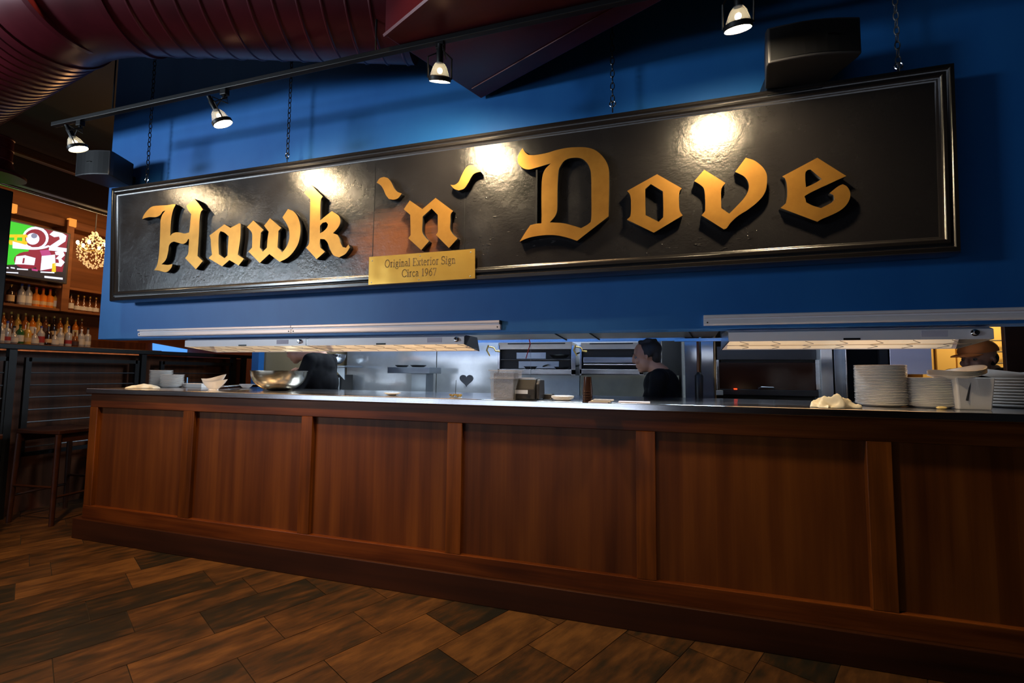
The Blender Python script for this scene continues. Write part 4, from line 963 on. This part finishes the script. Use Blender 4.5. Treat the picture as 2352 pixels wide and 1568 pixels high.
tag(MB().box(-.03, .03, -.03, .03, 0, .028).build('power_adapter', M['blackplastic'], bevel=.004), 'small black adapter right beside the receipt printer', 'adapter').location = onZ(1256, 916, ZT)+Vector((0, .04, 0))
# cups
c, R = cen(1338, 1361, 924)
for k in range(5):
    o = MB().lathe([(0, .002), (R*.72, 0), (R*.98, .075), (R*1.04, .078), (R*.92, .078), (R*.66, .004), (0, .005)], n=24).build('tumbler', mat('brown_tumbler', (.045, .022, .018), .25, .5) if k == 0 else bpy.data.materials['brown_tumbler'], smooth=50)
    # stacked upside down
    o.rotation_euler = (PI, 0, 0); o.location = (c.x, c.y, ZT+.079+k*.0135); tag(o, 'brown tumbler in the upturned stack before the steel panel', 'cup', 'upturned stack of brown tumblers')
a, b = onZ(1342, 925, ZT), onZ(1412, 926, ZT)
for k in range(3):
    tag(MB().box(0, .10, 0, .07, 0, .006).build('ticket_pad', (M['paper'], M['linen'], M['china'])[k]), ['lilac order pad lying lowest right of the tumblers', 'cream order pad lying right of the tumblers', 'white order pad on top, right of the tumblers'][k], 'notepad', 'order pads').location = (a.x+.02+k*.012, a.y-.0, ZT+k*.0062)
tag(MB().box(0, .16, 0, .09, 0, .004).build('order_slip', M['paper']), 'flat pale paper slip on the worktop before the cook', 'paper').location = onZ(1420, 924, ZT)

# ================================================================== kitchen behind the pass
def K(name, px0, px1, py0, py1, Y, d, m_, parent=None, bevel=.002, **kw):
    pc_ = (py0+py1)/2; pm = (px0+px1)/2
    x0, x1 = onY(px0, pc_, Y).x, onY(px1, pc_, Y).x; z1, z0 = onY(pm, py0, Y).z, onY(pm, py1, Y).z
    return MB().box(x0, x1, Y, Y+d, z0, z1).build(name, m_, parent, bevel=bevel)
KB = 4.30
kx0 = onY(596, 850, KB).x; kx1 = onY(1950, 850, KB).x
struct(MB().box(kx0, kx1, KB+.06, KB+.12, 0, 2.6).build('wall_kitchen', M['tan']))
struct(MB().box(kx0-.10, kx0, KB-.02, KB+.12, 0, 2.6).build('wall_kitchen_left', M['blue']))
struct(MB().box(kx1+.3, 4.2, KB+2.2, KB+2.3, 0, 2.9).build('wall_kitchen_right', M['yellow']))
# steel backsplash sheets
bs = thing('steel_backsplash', (onY(970, 850, KB).x, KB, 1.2), 'tall brushed steel wall sheets behind the cooking line', 'backsplash')
for a, b in ((796, 1001), (1003, 1144), (1145, 1505)):
    x0, x1 = onY(a, 850, KB).x, onY(b, 850, KB).x; MB().box(x0, x1, KB, KB+.03, .85, 2.3).build('sheet', M['steelv'], bs, bevel=.002)
# low work table in front of it all
x0, x1 = onY(640, 850, 3.85).x, onY(1500, 850, 3.85).x
ct = thing('prep_table', ((x0+x1)/2, 3.9, 0), 'steel prep table standing along the kitchen back wall', 'table')
MB().box(x0, x1, 3.72, KB-.02, .86, .90).build('top', M['steeld'], ct); MB().box(x0+.05, x1-.05, 3.78, KB-.04, .25, .28).build('undershelf', M['steeld'], ct)
for x in (x0+.05, (x0+x1)/2, x1-.05):
    for y in (3.78, KB-.08): MB().tube([(x, y, 0), (x, y, .86)], .02, 10).build('leg', M['steeld'], ct)
# little stand with two dark pans
pd = thing('pedestal_stand', (onY(962, 880, 4.0).x, 4.05, .9), 'squat dull metal pedestal shelf with dark pans on top', 'stand')
MB().box(onY(945, 880, 4.0).x, onY(978, 880, 4.0).x, 4.0, 4.16, .90, onY(960, 856, 4.0).z).build('column', M['steeld'], pd)
K('shelf', 890, 986, 843, 857, 3.95, .26, M['steeld'], pd)
for px, w_, lab in ((916, .065, 'left small black pan on the pedestal stand'), (954, .078, 'right larger black pan on the pedestal stand')):
    p = onY(px, 843, 4.02); tag(MB().lathe([(0, .001), (w_*.7, .001), (w_, .018), (w_*1.05, .018), (w_*.75, 0), (0, 0)], n=26).build('black_pan', M['black'], smooth=50), lab, 'pan').location = (p.x, 4.08, p.z+.003)
# overhead steel shelf with canopy, seen from below
sh_ = thing('overshelf_canopy', (onY(1300, 770, 3.7).x, 3.9, 1.6), 'long steel canopy shelf under the top of the pass opening', 'canopy')
x0, x1 = onY(1000, 780, 3.75).x, onY(1640, 780, 3.75).x; z = onY(1300, 786, 3.75).z
MB().box(x0, x1, 3.70, 3.73, z, z+.05).build('front_lip', M['steel'], sh_); MB().add([(x0, 3.73, z+.02), (x1, 3.73, z+.02), (x1, 3.1, z+.10), (x0, 3.1, z+.10), (x0, 3.73, z+.03), (x1, 3.73, z+.03), (x1, 3.1, z+.11), (x0, 3.1, z+.11)], [(0, 1, 2, 3), (7, 6, 5, 4), (0, 4, 5, 1), (1, 5, 6, 2), (2, 6, 7, 3), (3, 7, 4, 0)]).build('sloped_panel', steel('canopy_steel', (.6, .56, .5), .3, 'x', .12, .6), sh_)
for px in (1250, 1330, 1560): a = onY(px, 770, 3.4); MB().tube([(a.x, 3.15, z+.095), (a.x+.12, 3.7, z+.015)], .005, 6).build('brace', M['black'], sh_)
# broiler / salamander units
M['broiler'] = mat('broiler_dark', (.012, .011, .010), .6)
def broiler(pa, pb, lab, second):
    Y = 3.95; o = thing('wall_broiler', (onY((pa+pb)/2, 830, Y).x, Y, 1.3), lab, 'broiler', 'broilers above the cooking line')
    K('cavity', pa+4, pb-4, 802, 848, Y+.05, .24, M['broiler'], o)
    K('side_panel', pa-3, pa+2, 792, 862, Y, .3, M['steel'], o); K('side_panel', pb-2, pb+8, 792, 862, Y, .3, M['steel'], o)
    K('top_panel', pa, pb, 786, 802, Y, .3, steel('broiler_steel', (.5, .42, .33), .3) if 'broiler_steel' not in bpy.data.materials else bpy.data.materials['broiler_steel'], o)
    K('bottom_panel', pa-3, pb+8, 848, 859, Y, .3, M['steel'], o)
    K('slot', pa+20, pb-16, 787, 790, Y-.004, .01, M['black'], o)
    if not second:
        r_ = MB(); z = onY((pa+pb)/2, 826, Y).z; x0, x1 = onY(pa+4, 826, Y).x, onY(pb-4, 826, Y).x
        r_.tube([(x0, Y+.01, z), (x1, Y+.01, z)], .005, 6); r_.tube([(x0, Y+.22, z), (x1, Y+.22, z)], .005, 6); x = x0
        while x < x1: r_.tube([(x, Y+.01, z), (x, Y+.22, z)], .0022, 4); x += .022
        r_.build('rack', M['chrome'], o)
        K('inner_sheet', pa+40, pb-60, 809, 824, Y+.045, .01, M['steeld'], o); K('inner_sheet', pa+45, pb-30, 829, 846, Y+.045, .01, M['steeld'], o)
    else:
        K('drawer_front', pa+6, pb-4, 820, 833, Y-.01, .2, M['steel'], o); K('drawer_front', pa+6, pb-4, 836, 840, Y-.02, .2, M['chrome'], o)
    return o
broiler(1146, 1314, 'left open broiler with a rack of dark pans', False)
broiler(1334, 1470, 'right broiler with pale drawer fronts behind the cook', True)
for px, py, ww, lab in ((1286, 815, .11, 'black frying pan in the top of the left broiler'), (1220, 842, .09, 'small dark pan with food low in the left broiler'), (1290, 843, .09, 'low dark tray at the right of the left broiler')):
    p = onY(px, py+7, 4.02); t = thing('frying_pan', (p.x, 4.06, p.z), lab, 'pan')
    MB().lathe([(0, .001), (ww*.75, .001), (ww, .03), (ww*1.03, .03), (ww*.78, 0), (0, 0)], (p.x, 4.06, p.z), 26).build('pan_body', M['black'], t, smooth=50)
    MB().tube([(p.x+ww*.8, 4.04, p.z+.02), (p.x+ww+.08, 3.95, p.z+.045)], .007, 8).build('handle', M['black'], t)
# steel panels below the broilers
lp = thing('steel_apron', (onY(1300, 890, 4.12).x, 4.12, 1), 'stained steel panels below the broilers behind the printer', 'panel')
K('sheet', 1143, 1331, 861, 935, 4.1, .05, steel('apron_steel', (.60, .64, .66), .34, 'x', .12, .6), lp); K('sheet', 1333, 1560, 861, 935, 4.1, .05, steel('stained_steel', (.46, .44, .34), .3, 'x', .12, .7), lp)
# brass gas fittings
for a, lab in ((1118, 'brass gas fitting left of the left broiler'), (1318, 'brass gas fitting between the two broilers')):
    p = [onY(a+4, 792, 3.9), onY(a, 804, 3.9), onY(a+7, 817, 3.9)]; q = [onY(a+5, 796, 3.9), onY(a+16, 798, 3.9), onY(a+20, 806, 3.9), onY(a+30, 807, 3.9)]
    t = thing('gas_fitting', p[0], lab, 'gas fitting', 'brass gas fittings')
    MB().tube(p, [.007, .008, .006], 8).build('elbow', M['oldbrass'], t, smooth=60); MB().tube(q, [.006, .005, .006, .007], 8).build('pipe', M['oldbrass'], t, smooth=60)
a, b = onY(1218, 789, 3.697), onY(1208, 823, 3.697); tag(MB().tube([onY(1214, 776, 3.697), a, b], .004, 6).build('red_tube', M['red']), 'thin red tube hanging in front of the left broiler', 'tube')
a, b = onY(1219, 790, 3.7), onY(1219, 866, 3.7); tag(MB().tube([a, b], .0015, 5).build('wire', M['cable']), 'thin wire hanging above the receipt printer', 'wire')
# flat dark heart added in place of a silhouette in the steel's window reflection
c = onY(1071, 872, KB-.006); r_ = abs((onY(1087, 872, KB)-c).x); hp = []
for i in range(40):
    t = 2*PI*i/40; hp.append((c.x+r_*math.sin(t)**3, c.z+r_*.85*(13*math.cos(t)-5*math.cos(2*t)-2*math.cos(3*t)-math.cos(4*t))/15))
tag(MB().prism(hp, 'y', KB-.008, KB-.001).build('heart_reflection', M['blackplastic']), 'dark heart shape standing in for a reflection in the bright steel backsplash', 'silhouette')
# dark equipment, shelf and hanging pot behind the first cook
hs = thing('corner_shelf', (onY(760, 845, 4.0).x, 4.0, 1.2), 'dull steel bracket shelf holding a steel colander, behind the first cook', 'shelf')
K('board', 728, 792, 839, 843, 3.95, .3, M['steeld'], hs)
a = [onY(764, 843, 4.0), onY(791, 843, 4.0), onY(791, 872, 4.0)]; MB().prism([(p.x, p.z) for p in a], 'y', 4.0, 4.012).build('bracket', M['steeld'], hs)
p = onY(762, 838, 4.08); R_ = .13
tag(MB().lathe([(0, 0)]+[(R_*(.25+.75*math.sin(i*PI/16)), .105*(1-math.cos(i*PI/16))) for i in range(9)]+[(R_*1.05, .107), (R_*.97, .104)]+[(R_*(.23+.75*math.sin(i*PI/16)), .003+.103*(1-math.cos(i*PI/16))) for i in range(7, -1, -1)]+[(0, .003)], n=32).build('steel_colander', M['steel'], smooth=60), 'round steel colander on the corner shelf', 'colander').location = (p.x, 4.1, p.z+.006)
dc = thing('dark_cabinet', (onY(690, 870, 4.05).x, 4.1, 0), 'dark kitchen cabinet behind the first cook', 'cabinet')
x0, x1 = onY(700, 870, 4.1).x, onY(786, 870, 4.1).x
MB().box(x0, x1, 4.1, 4.28, .9, 1.23).build('body', M['broiler'], dc); MB().box(x0+.02, x1-.02, 4.085, 4.1, .92, 1.20).build('door', M['steeld'], dc)
# tall steel door frames, dark gap, brush, pizza oven, column
fr2 = thing('tall_steel_cabinet', (onY(1610, 850, 3.75).x, 3.9, 0), 'tall steel cabinet standing left of the oven', 'cabinet')
zt_ = 2.2
def KT(name, a, b, Y, d, m_, parent, z0=0, z1=2.2):
    x0, x1 = onY(a, 860, Y).x, onY(b, 860, Y).x; return MB().box(x0, x1, Y, Y+d, z0, z1).build(name, m_, parent, bevel=.003)
KT('door', 1573, 1608, 3.7, .4, M['steelv'], fr2); KT('door', 1611, 1640, 3.7, .4, M['steelv'], fr2); KT('edge_strip', 1641, 1645, 3.68, .4, mat('bronze_strip', (.35, .2, .08), .35, .8), fr2)
tg = thing('steel_grille_strip', (onY(1513, 800, 4.0).x, 4.0, 0), 'narrow slotted steel strip behind the walking cook', 'grille')
KT('strip', 1508, 1520, 4.0, .06, M['steel'], tg, 0, 2.0)
for py in range(800, 842, 6): K('slot', 1511, 1518, py, py+3, 3.995, .01, M['black'], tg, 0)
dk = thing('dark_doorway_panel', (onY(1545, 850, 4.2).x, 4.2, 0), 'dark recess between the broilers and the tall cabinet', 'recess')
KT('panel', 1521, 1573, 4.15, .05, M['dark'], dk)
rl = K('hook_rail', 1549, 1672, 776, 784, 3.3, .02, M['steel']); tag(rl, 'short steel rail holding the brush beside the right heat lamp', 'rail')
br = thing('long_brush', onY(1603, 800, 3.32), 'long handled black brush hanging upright from the steel rail', 'brush')
a, b, c = onY(1602, 775, 3.31), onY(1605, 856, 3.31), onY(1606, 925, 3.31)
MB().tube([(a.x, 3.31, a.z), (b.x, 3.31, b.z)], [.007, .012], 8).build('handle', M['stile'], br, smooth=60)
MB().tube([(b.x, 3.31, b.z+.005), (b.x, 3.31, b.z-.02), (c.x, 3.31, c.z)], [.012, .028, .026], 12).build('bristles', M['black'], br, smooth=60)
ov = thing('pizza_oven', (onY(1765, 850, 3.6).x, 3.8, 0), 'wide black pizza oven with steel side trims', 'oven')
KT('body', 1656, 1880, 3.72, .55, M['broiler'], ov, .5, 2.1)
K('upper_hood', 1647, 1882, 795, 826, 3.66, .04, mat('oven_black', (.022, .021, .022), .28), ov)
K('door', 1652, 1880, 832, 895, 3.66, .04, mat('oven_glass', (.03, .008, .004), .15), ov)
K('side_trim', 1646, 1652, 826, 895, 3.64, .05, M['steel'], ov); K('side_trim', 1874, 1880, 826, 895, 3.64, .05, M['steel'], ov)
K('sill', 1648, 1884, 895, 908, 3.64, .05, bpy.data.materials['oven_black'], ov)
K('rating_plate', 1645, 1661, 896, 907, 3.635, .01, M['linen'], ov)
a, b = onY(1745, 889, 3.62), onY(1780, 890, 3.62); MB().tube([a+Vector((0, .03, -.01)), a+Vector((.01, 0, 0)), b+Vector((-.01, 0, 0)), b+Vector((0, .03, -.01))], .006, 8).build('handle', M['steeld'], ov, smooth=60)
p = onY(1689, 893, 3.645); MB().box(p.x-.010, p.x+.010, 3.632, 3.65, p.z-.004, p.z+.004).build('pilot_glow', emis('pilot_red', (1, .05, .01), 3), ov)
co = thing('steel_column', (onY(1915, 850, 3.6).x, 3.7, 0), 'tall steel column just right of the oven', 'column')
KT('wide_face', 1886, 1914, 3.58, .3, M['steelv'], co); KT('narrow_face', 1917, 1942, 3.62, .3, M['steeld'], co); KT('edge', 1943, 1947, 3.56, .3, M['steel'], co)
dp = thing('dark_gap_panel', (onY(1990, 850, 3.9).x, 3.9, 0), 'black panel painted as the dark gap between the steel column and the paper sheet', 'gap panel')
KT('panel', 1948, 2055, 3.9, .05, M['dark'], dp); KT('edge_post', 2022, 2042, 3.86, .03, M['greywall'], dp)  # near-black panel paints in the darkness of an open gap
a = K('paper_sheet', 2045, 2140, 793, 859, 3.2, .004, M['paper'], bevel=0); tag(a, 'large lilac paper sheet hanging behind the plate stacks', 'paper')
tag(MB().tube([onY(2060, 794, 3.2)+Vector((0, .002, 0)), (onY(2060, 794, 3.2).x, 3.202, 2.6)], .002, 5).tube([onY(2125, 794, 3.2)+Vector((0, .002, 0)), (onY(2125, 794, 3.2).x, 3.202, 2.6)], .002, 5).build('hanging_wires', M['cable']), 'pair of wires the paper sheet hangs from', 'wire')
tag(KT('dark_upright', 2314, 2380, 3.2, .03, M['base'], None, 0, 2.6), 'dark wooden upright at the right edge of the pass', 'post')
bc = thing('back_room_cabinets', (onY(2230, 820, 6.2).x, 6.2, 0), 'warm lit pale yellow cupboards beyond the cook in the cap', 'cupboard')
x0, x1 = onY(2120, 820, 6.2).x, 4.1
MB().box(x0, x1, 6.22, 6.5, .1, 2.5).build('body', M['yellow'], bc)
for k, (a, b) in enumerate(((2150, 2194), (2197, 2228), (2262, 2330))):
    xa, xb = onY(a, 820, 6.2).x, onY(b, 820, 6.2).x; MB().box(xa, xb, 6.19, 6.22, .12, 2.48).build('door', M['yellow'], bc, bevel=.006)
for z in (1.30, 1.42, 1.54, 1.66): MB().tube([(onY(2262, 820, 6.1).x, 6.1, z), (onY(2330, 820, 6.1).x, 6.1, z)], .008, 6).build('shelf_rod', M['cable'], bc)

# ================================================================== people
def remesh(mb, name, material, voxel, parent=None, smooth_it=2):
    o = mb.build(name+'_tmp', material); md = o.modifiers.new('r', 'REMESH'); md.mode = 'VOXEL'; md.voxel_size = voxel; md.use_smooth_shade = True
    sm = o.modifiers.new('s', 'SMOOTH'); sm.factor = .5; sm.iterations = smooth_it
    bpy.context.view_layer.update(); dg = bpy.context.evaluated_depsgraph_get()
    me = bpy.data.meshes.new_from_object(o.evaluated_get(dg)); me.name = name
    loc = o.location.copy(); om = o.data; bpy.data.objects.remove(o); bpy.data.meshes.remove(om)
    n_ = bpy.data.objects.new(name, me); COL.objects.link(n_); n_.location = loc
    for p in me.polygons: p.use_smooth = True
    if not me.materials: me.materials.append(material)
    if parent is not None: put(n_, parent)
    return n_
def V(*a): return Vector(a)
def person(name_label, base, yaw, head_c, head_yaw, head_pitch, sh_c, hands, cap=False, hair=True, crouch=0.0):
    """base: feet centre on the floor; head_c: head centre; sh_c: midpoint of the shoulders; hands: two targets (right, left)"""
    t = thing('person', base, name_label, 'person', 'kitchen staff')
    fw = V(-math.sin(yaw), math.cos(yaw), 0); rt = V(fw.y, -fw.x, 0); up = V(0, 0, 1)
    hip = V(base.x, base.y, base.z+.82-crouch)+fw*(-.02)
    body = MB(); cloth = MB(); legs = MB()
    chest = sh_c+V(0, 0, -.14); waist = hip*.6+chest*.4
    HR = Matrix.Rotation(head_yaw, 3, 'Z') @ Matrix.Rotation(head_pitch, 3, 'X')   # head looks along local +Y
    def H(x, y, z): return head_c+HR @ V(x, y, z)
    # head and neck
    body.ball(H(0, -.012, .030), .083, 14, (.92, 1.10, 1.0), HR); body.ball(H(0, .018, -.035), .066, 12, (.92, .98, 1.15), HR)
    body.ball(H(0, .050, -.088), .030, 10, (1.1, .8, .8), HR)
    body.ball(H(0, .090, -.022), .014, 8, (1, 1, 1), HR); body.capsule(H(0, .084, .020), H(0, .094, -.015), .009, .012, 8)
    body.capsule(H(-.018, .076, -.056), H(.018, .076, -.056), .008, .008, 6); body.capsule(H(-.016, .074, -.068), H(.016, .074, -.068), .008, .008, 6)
    for s in (-1, 1):
        body.capsule(H(s*.016, .078, .024), H(s*.046, .068, .024), .010, .008, 6); body.ball(H(s*.034, .058, -.022), .024, 8)
        body.ball(H(s*.080, -.008, -.012), .017, 8, (.35, .7, 1.2), HR)
    nb = sh_c+V(0, 0, .035); body.capsule(H(0, -.018, -.06), nb, .050, .060)
    # torso
    for mb, e in ((body, -.012), (cloth, .006)):
        mb.capsule(sh_c-rt*.13, sh_c+rt*.13, .062+e, .062+e); mb.ball(chest, .15+e, 14, (1.08 if abs(fw.y) > .7 else .78, .78 if abs(fw.y) > .7 else 1.08, 1.25))
        for q, r_ in ((chest*.75+waist*.25, .135), (waist, .128), (hip, .138)): mb.ball(q, r_+e, 12, (1.05, 1.0, 1.05))
        mb.capsule(nb-up*.03, sh_c-up*.05, .066+e, .12+e)
        for s in (-1, 1): mb.capsule(chest+rt*s*.07+fw*.02, waist+rt*s*.06, .095+e, .09+e)
    cloth.ball(hip-up*.05, .152, 12, (1.05, 1, .8))
    for s, hd in zip((1, -1), hands):
        sh = sh_c+rt*s*.175; d = hd-sh; D = min(d.length, .50); mid = sh+d.normalized()*D*.5; off = max(0, .27**2-(D*.5)**2)**.5
        elb = mid+(V(0, 0, -1)*.8-fw*.25+rt*s*.35).normalized()*off; wr = sh+d.normalized()*D
        body.capsule(sh, elb, .044, .036); body.capsule(elb, wr, .036, .026)
        cloth.capsule(sh, elb, .060, .050); cloth.capsule(elb, elb*.45+wr*.55, .049, .042)
        # hand: palm, four fingers, thumb
        fd = (wr-elb).normalized(); sd = fd.cross(up).normalized() if abs(fd.z) < .9 else rt; dn = sd.cross(fd).normalized(); dn = -dn if dn.z > 0 else dn
        pl = wr+fd*.055
        for k in (-1, -.35, .35, 1): body.capsule(wr+fd*.01+sd*.015*k, pl+fd*.025+sd*.027*k, .015, .012, 8)
        for k, ln in ((-1.05, .058), (-.35, .072), (.35, .078), (1.05, .068)):
            a = pl+fd*.03+sd*.027*k; b = a+fd*ln*.5+dn*ln*.18; c = b+fd*ln*.25+dn*ln*.42; body.capsule(a, b, .0088, .0082, 8); body.capsule(b, c, .0082, .007, 8)
        a = wr+fd*.02+sd*s*-.02; b = a+fd*.025-sd*s*.032+dn*.01; c = b+fd*.032-sd*s*.008+dn*.012; body.capsule(a, b, .012, .0105, 8); body.capsule(b, c, .0105, .0085, 8)
    for s in (-1, 1):
        ft = V(base.x, base.y, base.z)+rt*s*.11+fw*.0; hp_ = hip+rt*s*.085-up*.04; kn = (hp_+ft)/2+fw*(.06+crouch*.9)+up*.03; an = ft+up*.08-fw*.03
        for mb, e in ((body, -.008), (legs, .012)):
            mb.capsule(hp_, kn, .083+e, .056+e); mb.capsule(kn, an+(up*.03 if mb is legs else V(0, 0, 0)), .056+e, .038+e)
        body.capsule(an-up*.03-fw*.02, ft+fw*.14+up*.03, .035, .030)
    legs.ball(hip, .148, 12, (1, 1, .9))
    b_ = remesh(body, 'body', M['skin'], .0065, t, 1)
    remesh(cloth, 'shirt', M['shirt'], .012, t, 3)['label'] = 'black short sleeved shirt'
    remesh(legs, 'trousers', mat('dark_trousers', (.02, .02, .025), .85) if 'dark_trousers' not in bpy.data.materials else bpy.data.materials['dark_trousers'], .014, t, 3)
    sh2 = MB()
    for s in (-1, 1):
        ft = V(base.x, base.y, base.z)+rt*s*.11; s3 = MB(); s3.capsule(ft-fw*.06+up*.045, ft+fw*.15+up*.038, .045, .042); o_ = remesh(s3, 'shoe', M['black'], .01, t, 2)
        for v in o_.data.vertices:
            if v.co.z+wloc(o_).z < .002: v.co.z = .002-wloc(o_).z
    # eyes, brows
    eye = MB(); brow = MB()
    for s in (-1, 1):
        MB().ball(H(s*.031, .0665, .004), .0105, 8).build('eye', mat('eye_white', (.16, .14, .13), .4) if 'eye_white' not in bpy.data.materials else bpy.data.materials['eye_white'], t, smooth=80)
        MB().ball(H(s*.031, .0745, .003), .0045, 6).build('iris', M['hair'], t, smooth=80)
        MB().tube([H(s*.015, .088, .030), H(s*.034, .086, .036), H(s*.052, .074, .030)], [.003, .004, .002], 6).build('eyebrow', M['hair'], t)
    if hair:
        hm = MB(); rr = random.Random(5)
        hm.ball(H(0, -.030, .042), .087, 14, (.93, 1.04, .86), HR); hm.ball(H(0, -.062, .0), .062, 10, (1.05, .7, 1.2), HR)
        for s in (-1, 1): hm.ball(H(s*.066, -.022, .020), .030, 8, (.55, 1.1, 1.2), HR)
        for k in range(16): hm.ball(H(rr.uniform(-.055, .055), rr.uniform(-.08, .02), .100+rr.uniform(0, .010)), .017, 6, (1, 1.3, .8), HR)
        remesh(hm, 'hair', M['hair'], .008, t, 2)
    if cap:
        cp = MB(); cp.ball(H(0, -.010, .045), .098, 16, (.93, 1.06, .82), HR)
        o_ = remesh(cp, 'cap', M['orangecap'], .008, t, 2); o_['label'] = 'orange baseball cap'
        inv = HR.transposed()
        bm = bmesh.new(); bm.from_mesh(o_.data); wl = wloc(o_)
        bmesh.ops.bisect_plane(bm, geom=bm.verts[:]+bm.edges[:]+bm.faces[:], plane_co=H(0, 0, .040)-wl, plane_no=HR @ V(0, 0, -1), clear_outer=True)
        bm.to_mesh(o_.data); bm.free()
        bl = []; n = 14
        for i in range(n+1):
            a = PI*i/n; bl.append((.078*math.cos(a), .070+.085*math.sin(a)))
        bl += [(.078*math.cos(PI*(1-i/n)), .068+.020*math.sin(PI*(1-i/n))) for i in range(n+1)]
        mb = MB(); vs = [H(x, y, .046-abs(x)*.22-max(0, y-.08)*.18) for x, y in bl]+[H(x, y, .051-abs(x)*.22-max(0, y-.08)*.18) for x, y in bl]; n2 = len(bl)
        mb.add(vs, [list(range(n2))[::-1], list(range(n2, 2*n2))]+[(i, (i+1) % n2, n2+(i+1) % n2, n2+i) for i in range(n2)]); mb.build('cap_brim', M['orangecap'], t)
        MB().ball(H(0, -.010, .127), .008, 6).build('cap_button', M['orangecap'], t)
        hb = MB(); hb.ball(H(0, -.045, .0), .072, 10, (1.05, .75, .9), HR); remesh(hb, 'hair', M['hair'], .009, t, 1)
    return t
# cook bending over behind the mixing bowl
Y1 = 3.35; hc1 = onY(680, 803, Y1); sc1 = onY(722, 822, Y1); b1 = onY(735, 900, Y1+.05)
person('person in a black shirt bending behind the steel bowl, face half hidden', V(b1.x+.02, b1.y+.12, 0), 1.75, hc1, 1.45, -.55, sc1+V(.02, .06, -.02), (onY(700, 860, 3.30)+V(0, .04, 0), onY(650, 893, 3.30)), crouch=.0)
# cook walking past
Y2 = 3.42; hc2 = onY(1484, 818, Y2); sc2 = onY(1512, 874, Y2)
person('person in a black shirt walking left past the broilers, bare headed', V(sc2.x+.03, Y2, 0), 1.45, hc2, 1.50, -.20, sc2+V(.02, 0, .02), (sc2+V(-.12, -.18, -.48), sc2+V(-.14, .2, -.46)), crouch=.06)
# cook in orange cap at right
Y3 = 3.55; hc3 = onY(2246, 828, Y3); sc3 = onY(2285, 868, Y3)
person('person in an orange cap and black shirt behind the plates', V(sc3.x, Y3+.05, 0), 2.6, hc3+V(0, 0, .012), 2.05, -.14, sc3+V(-.0, .04, .0), (sc3+V(-.1, -.30, -.30), sc3+V(.15, -.30, -.32)), cap=True, hair=False, crouch=.0)
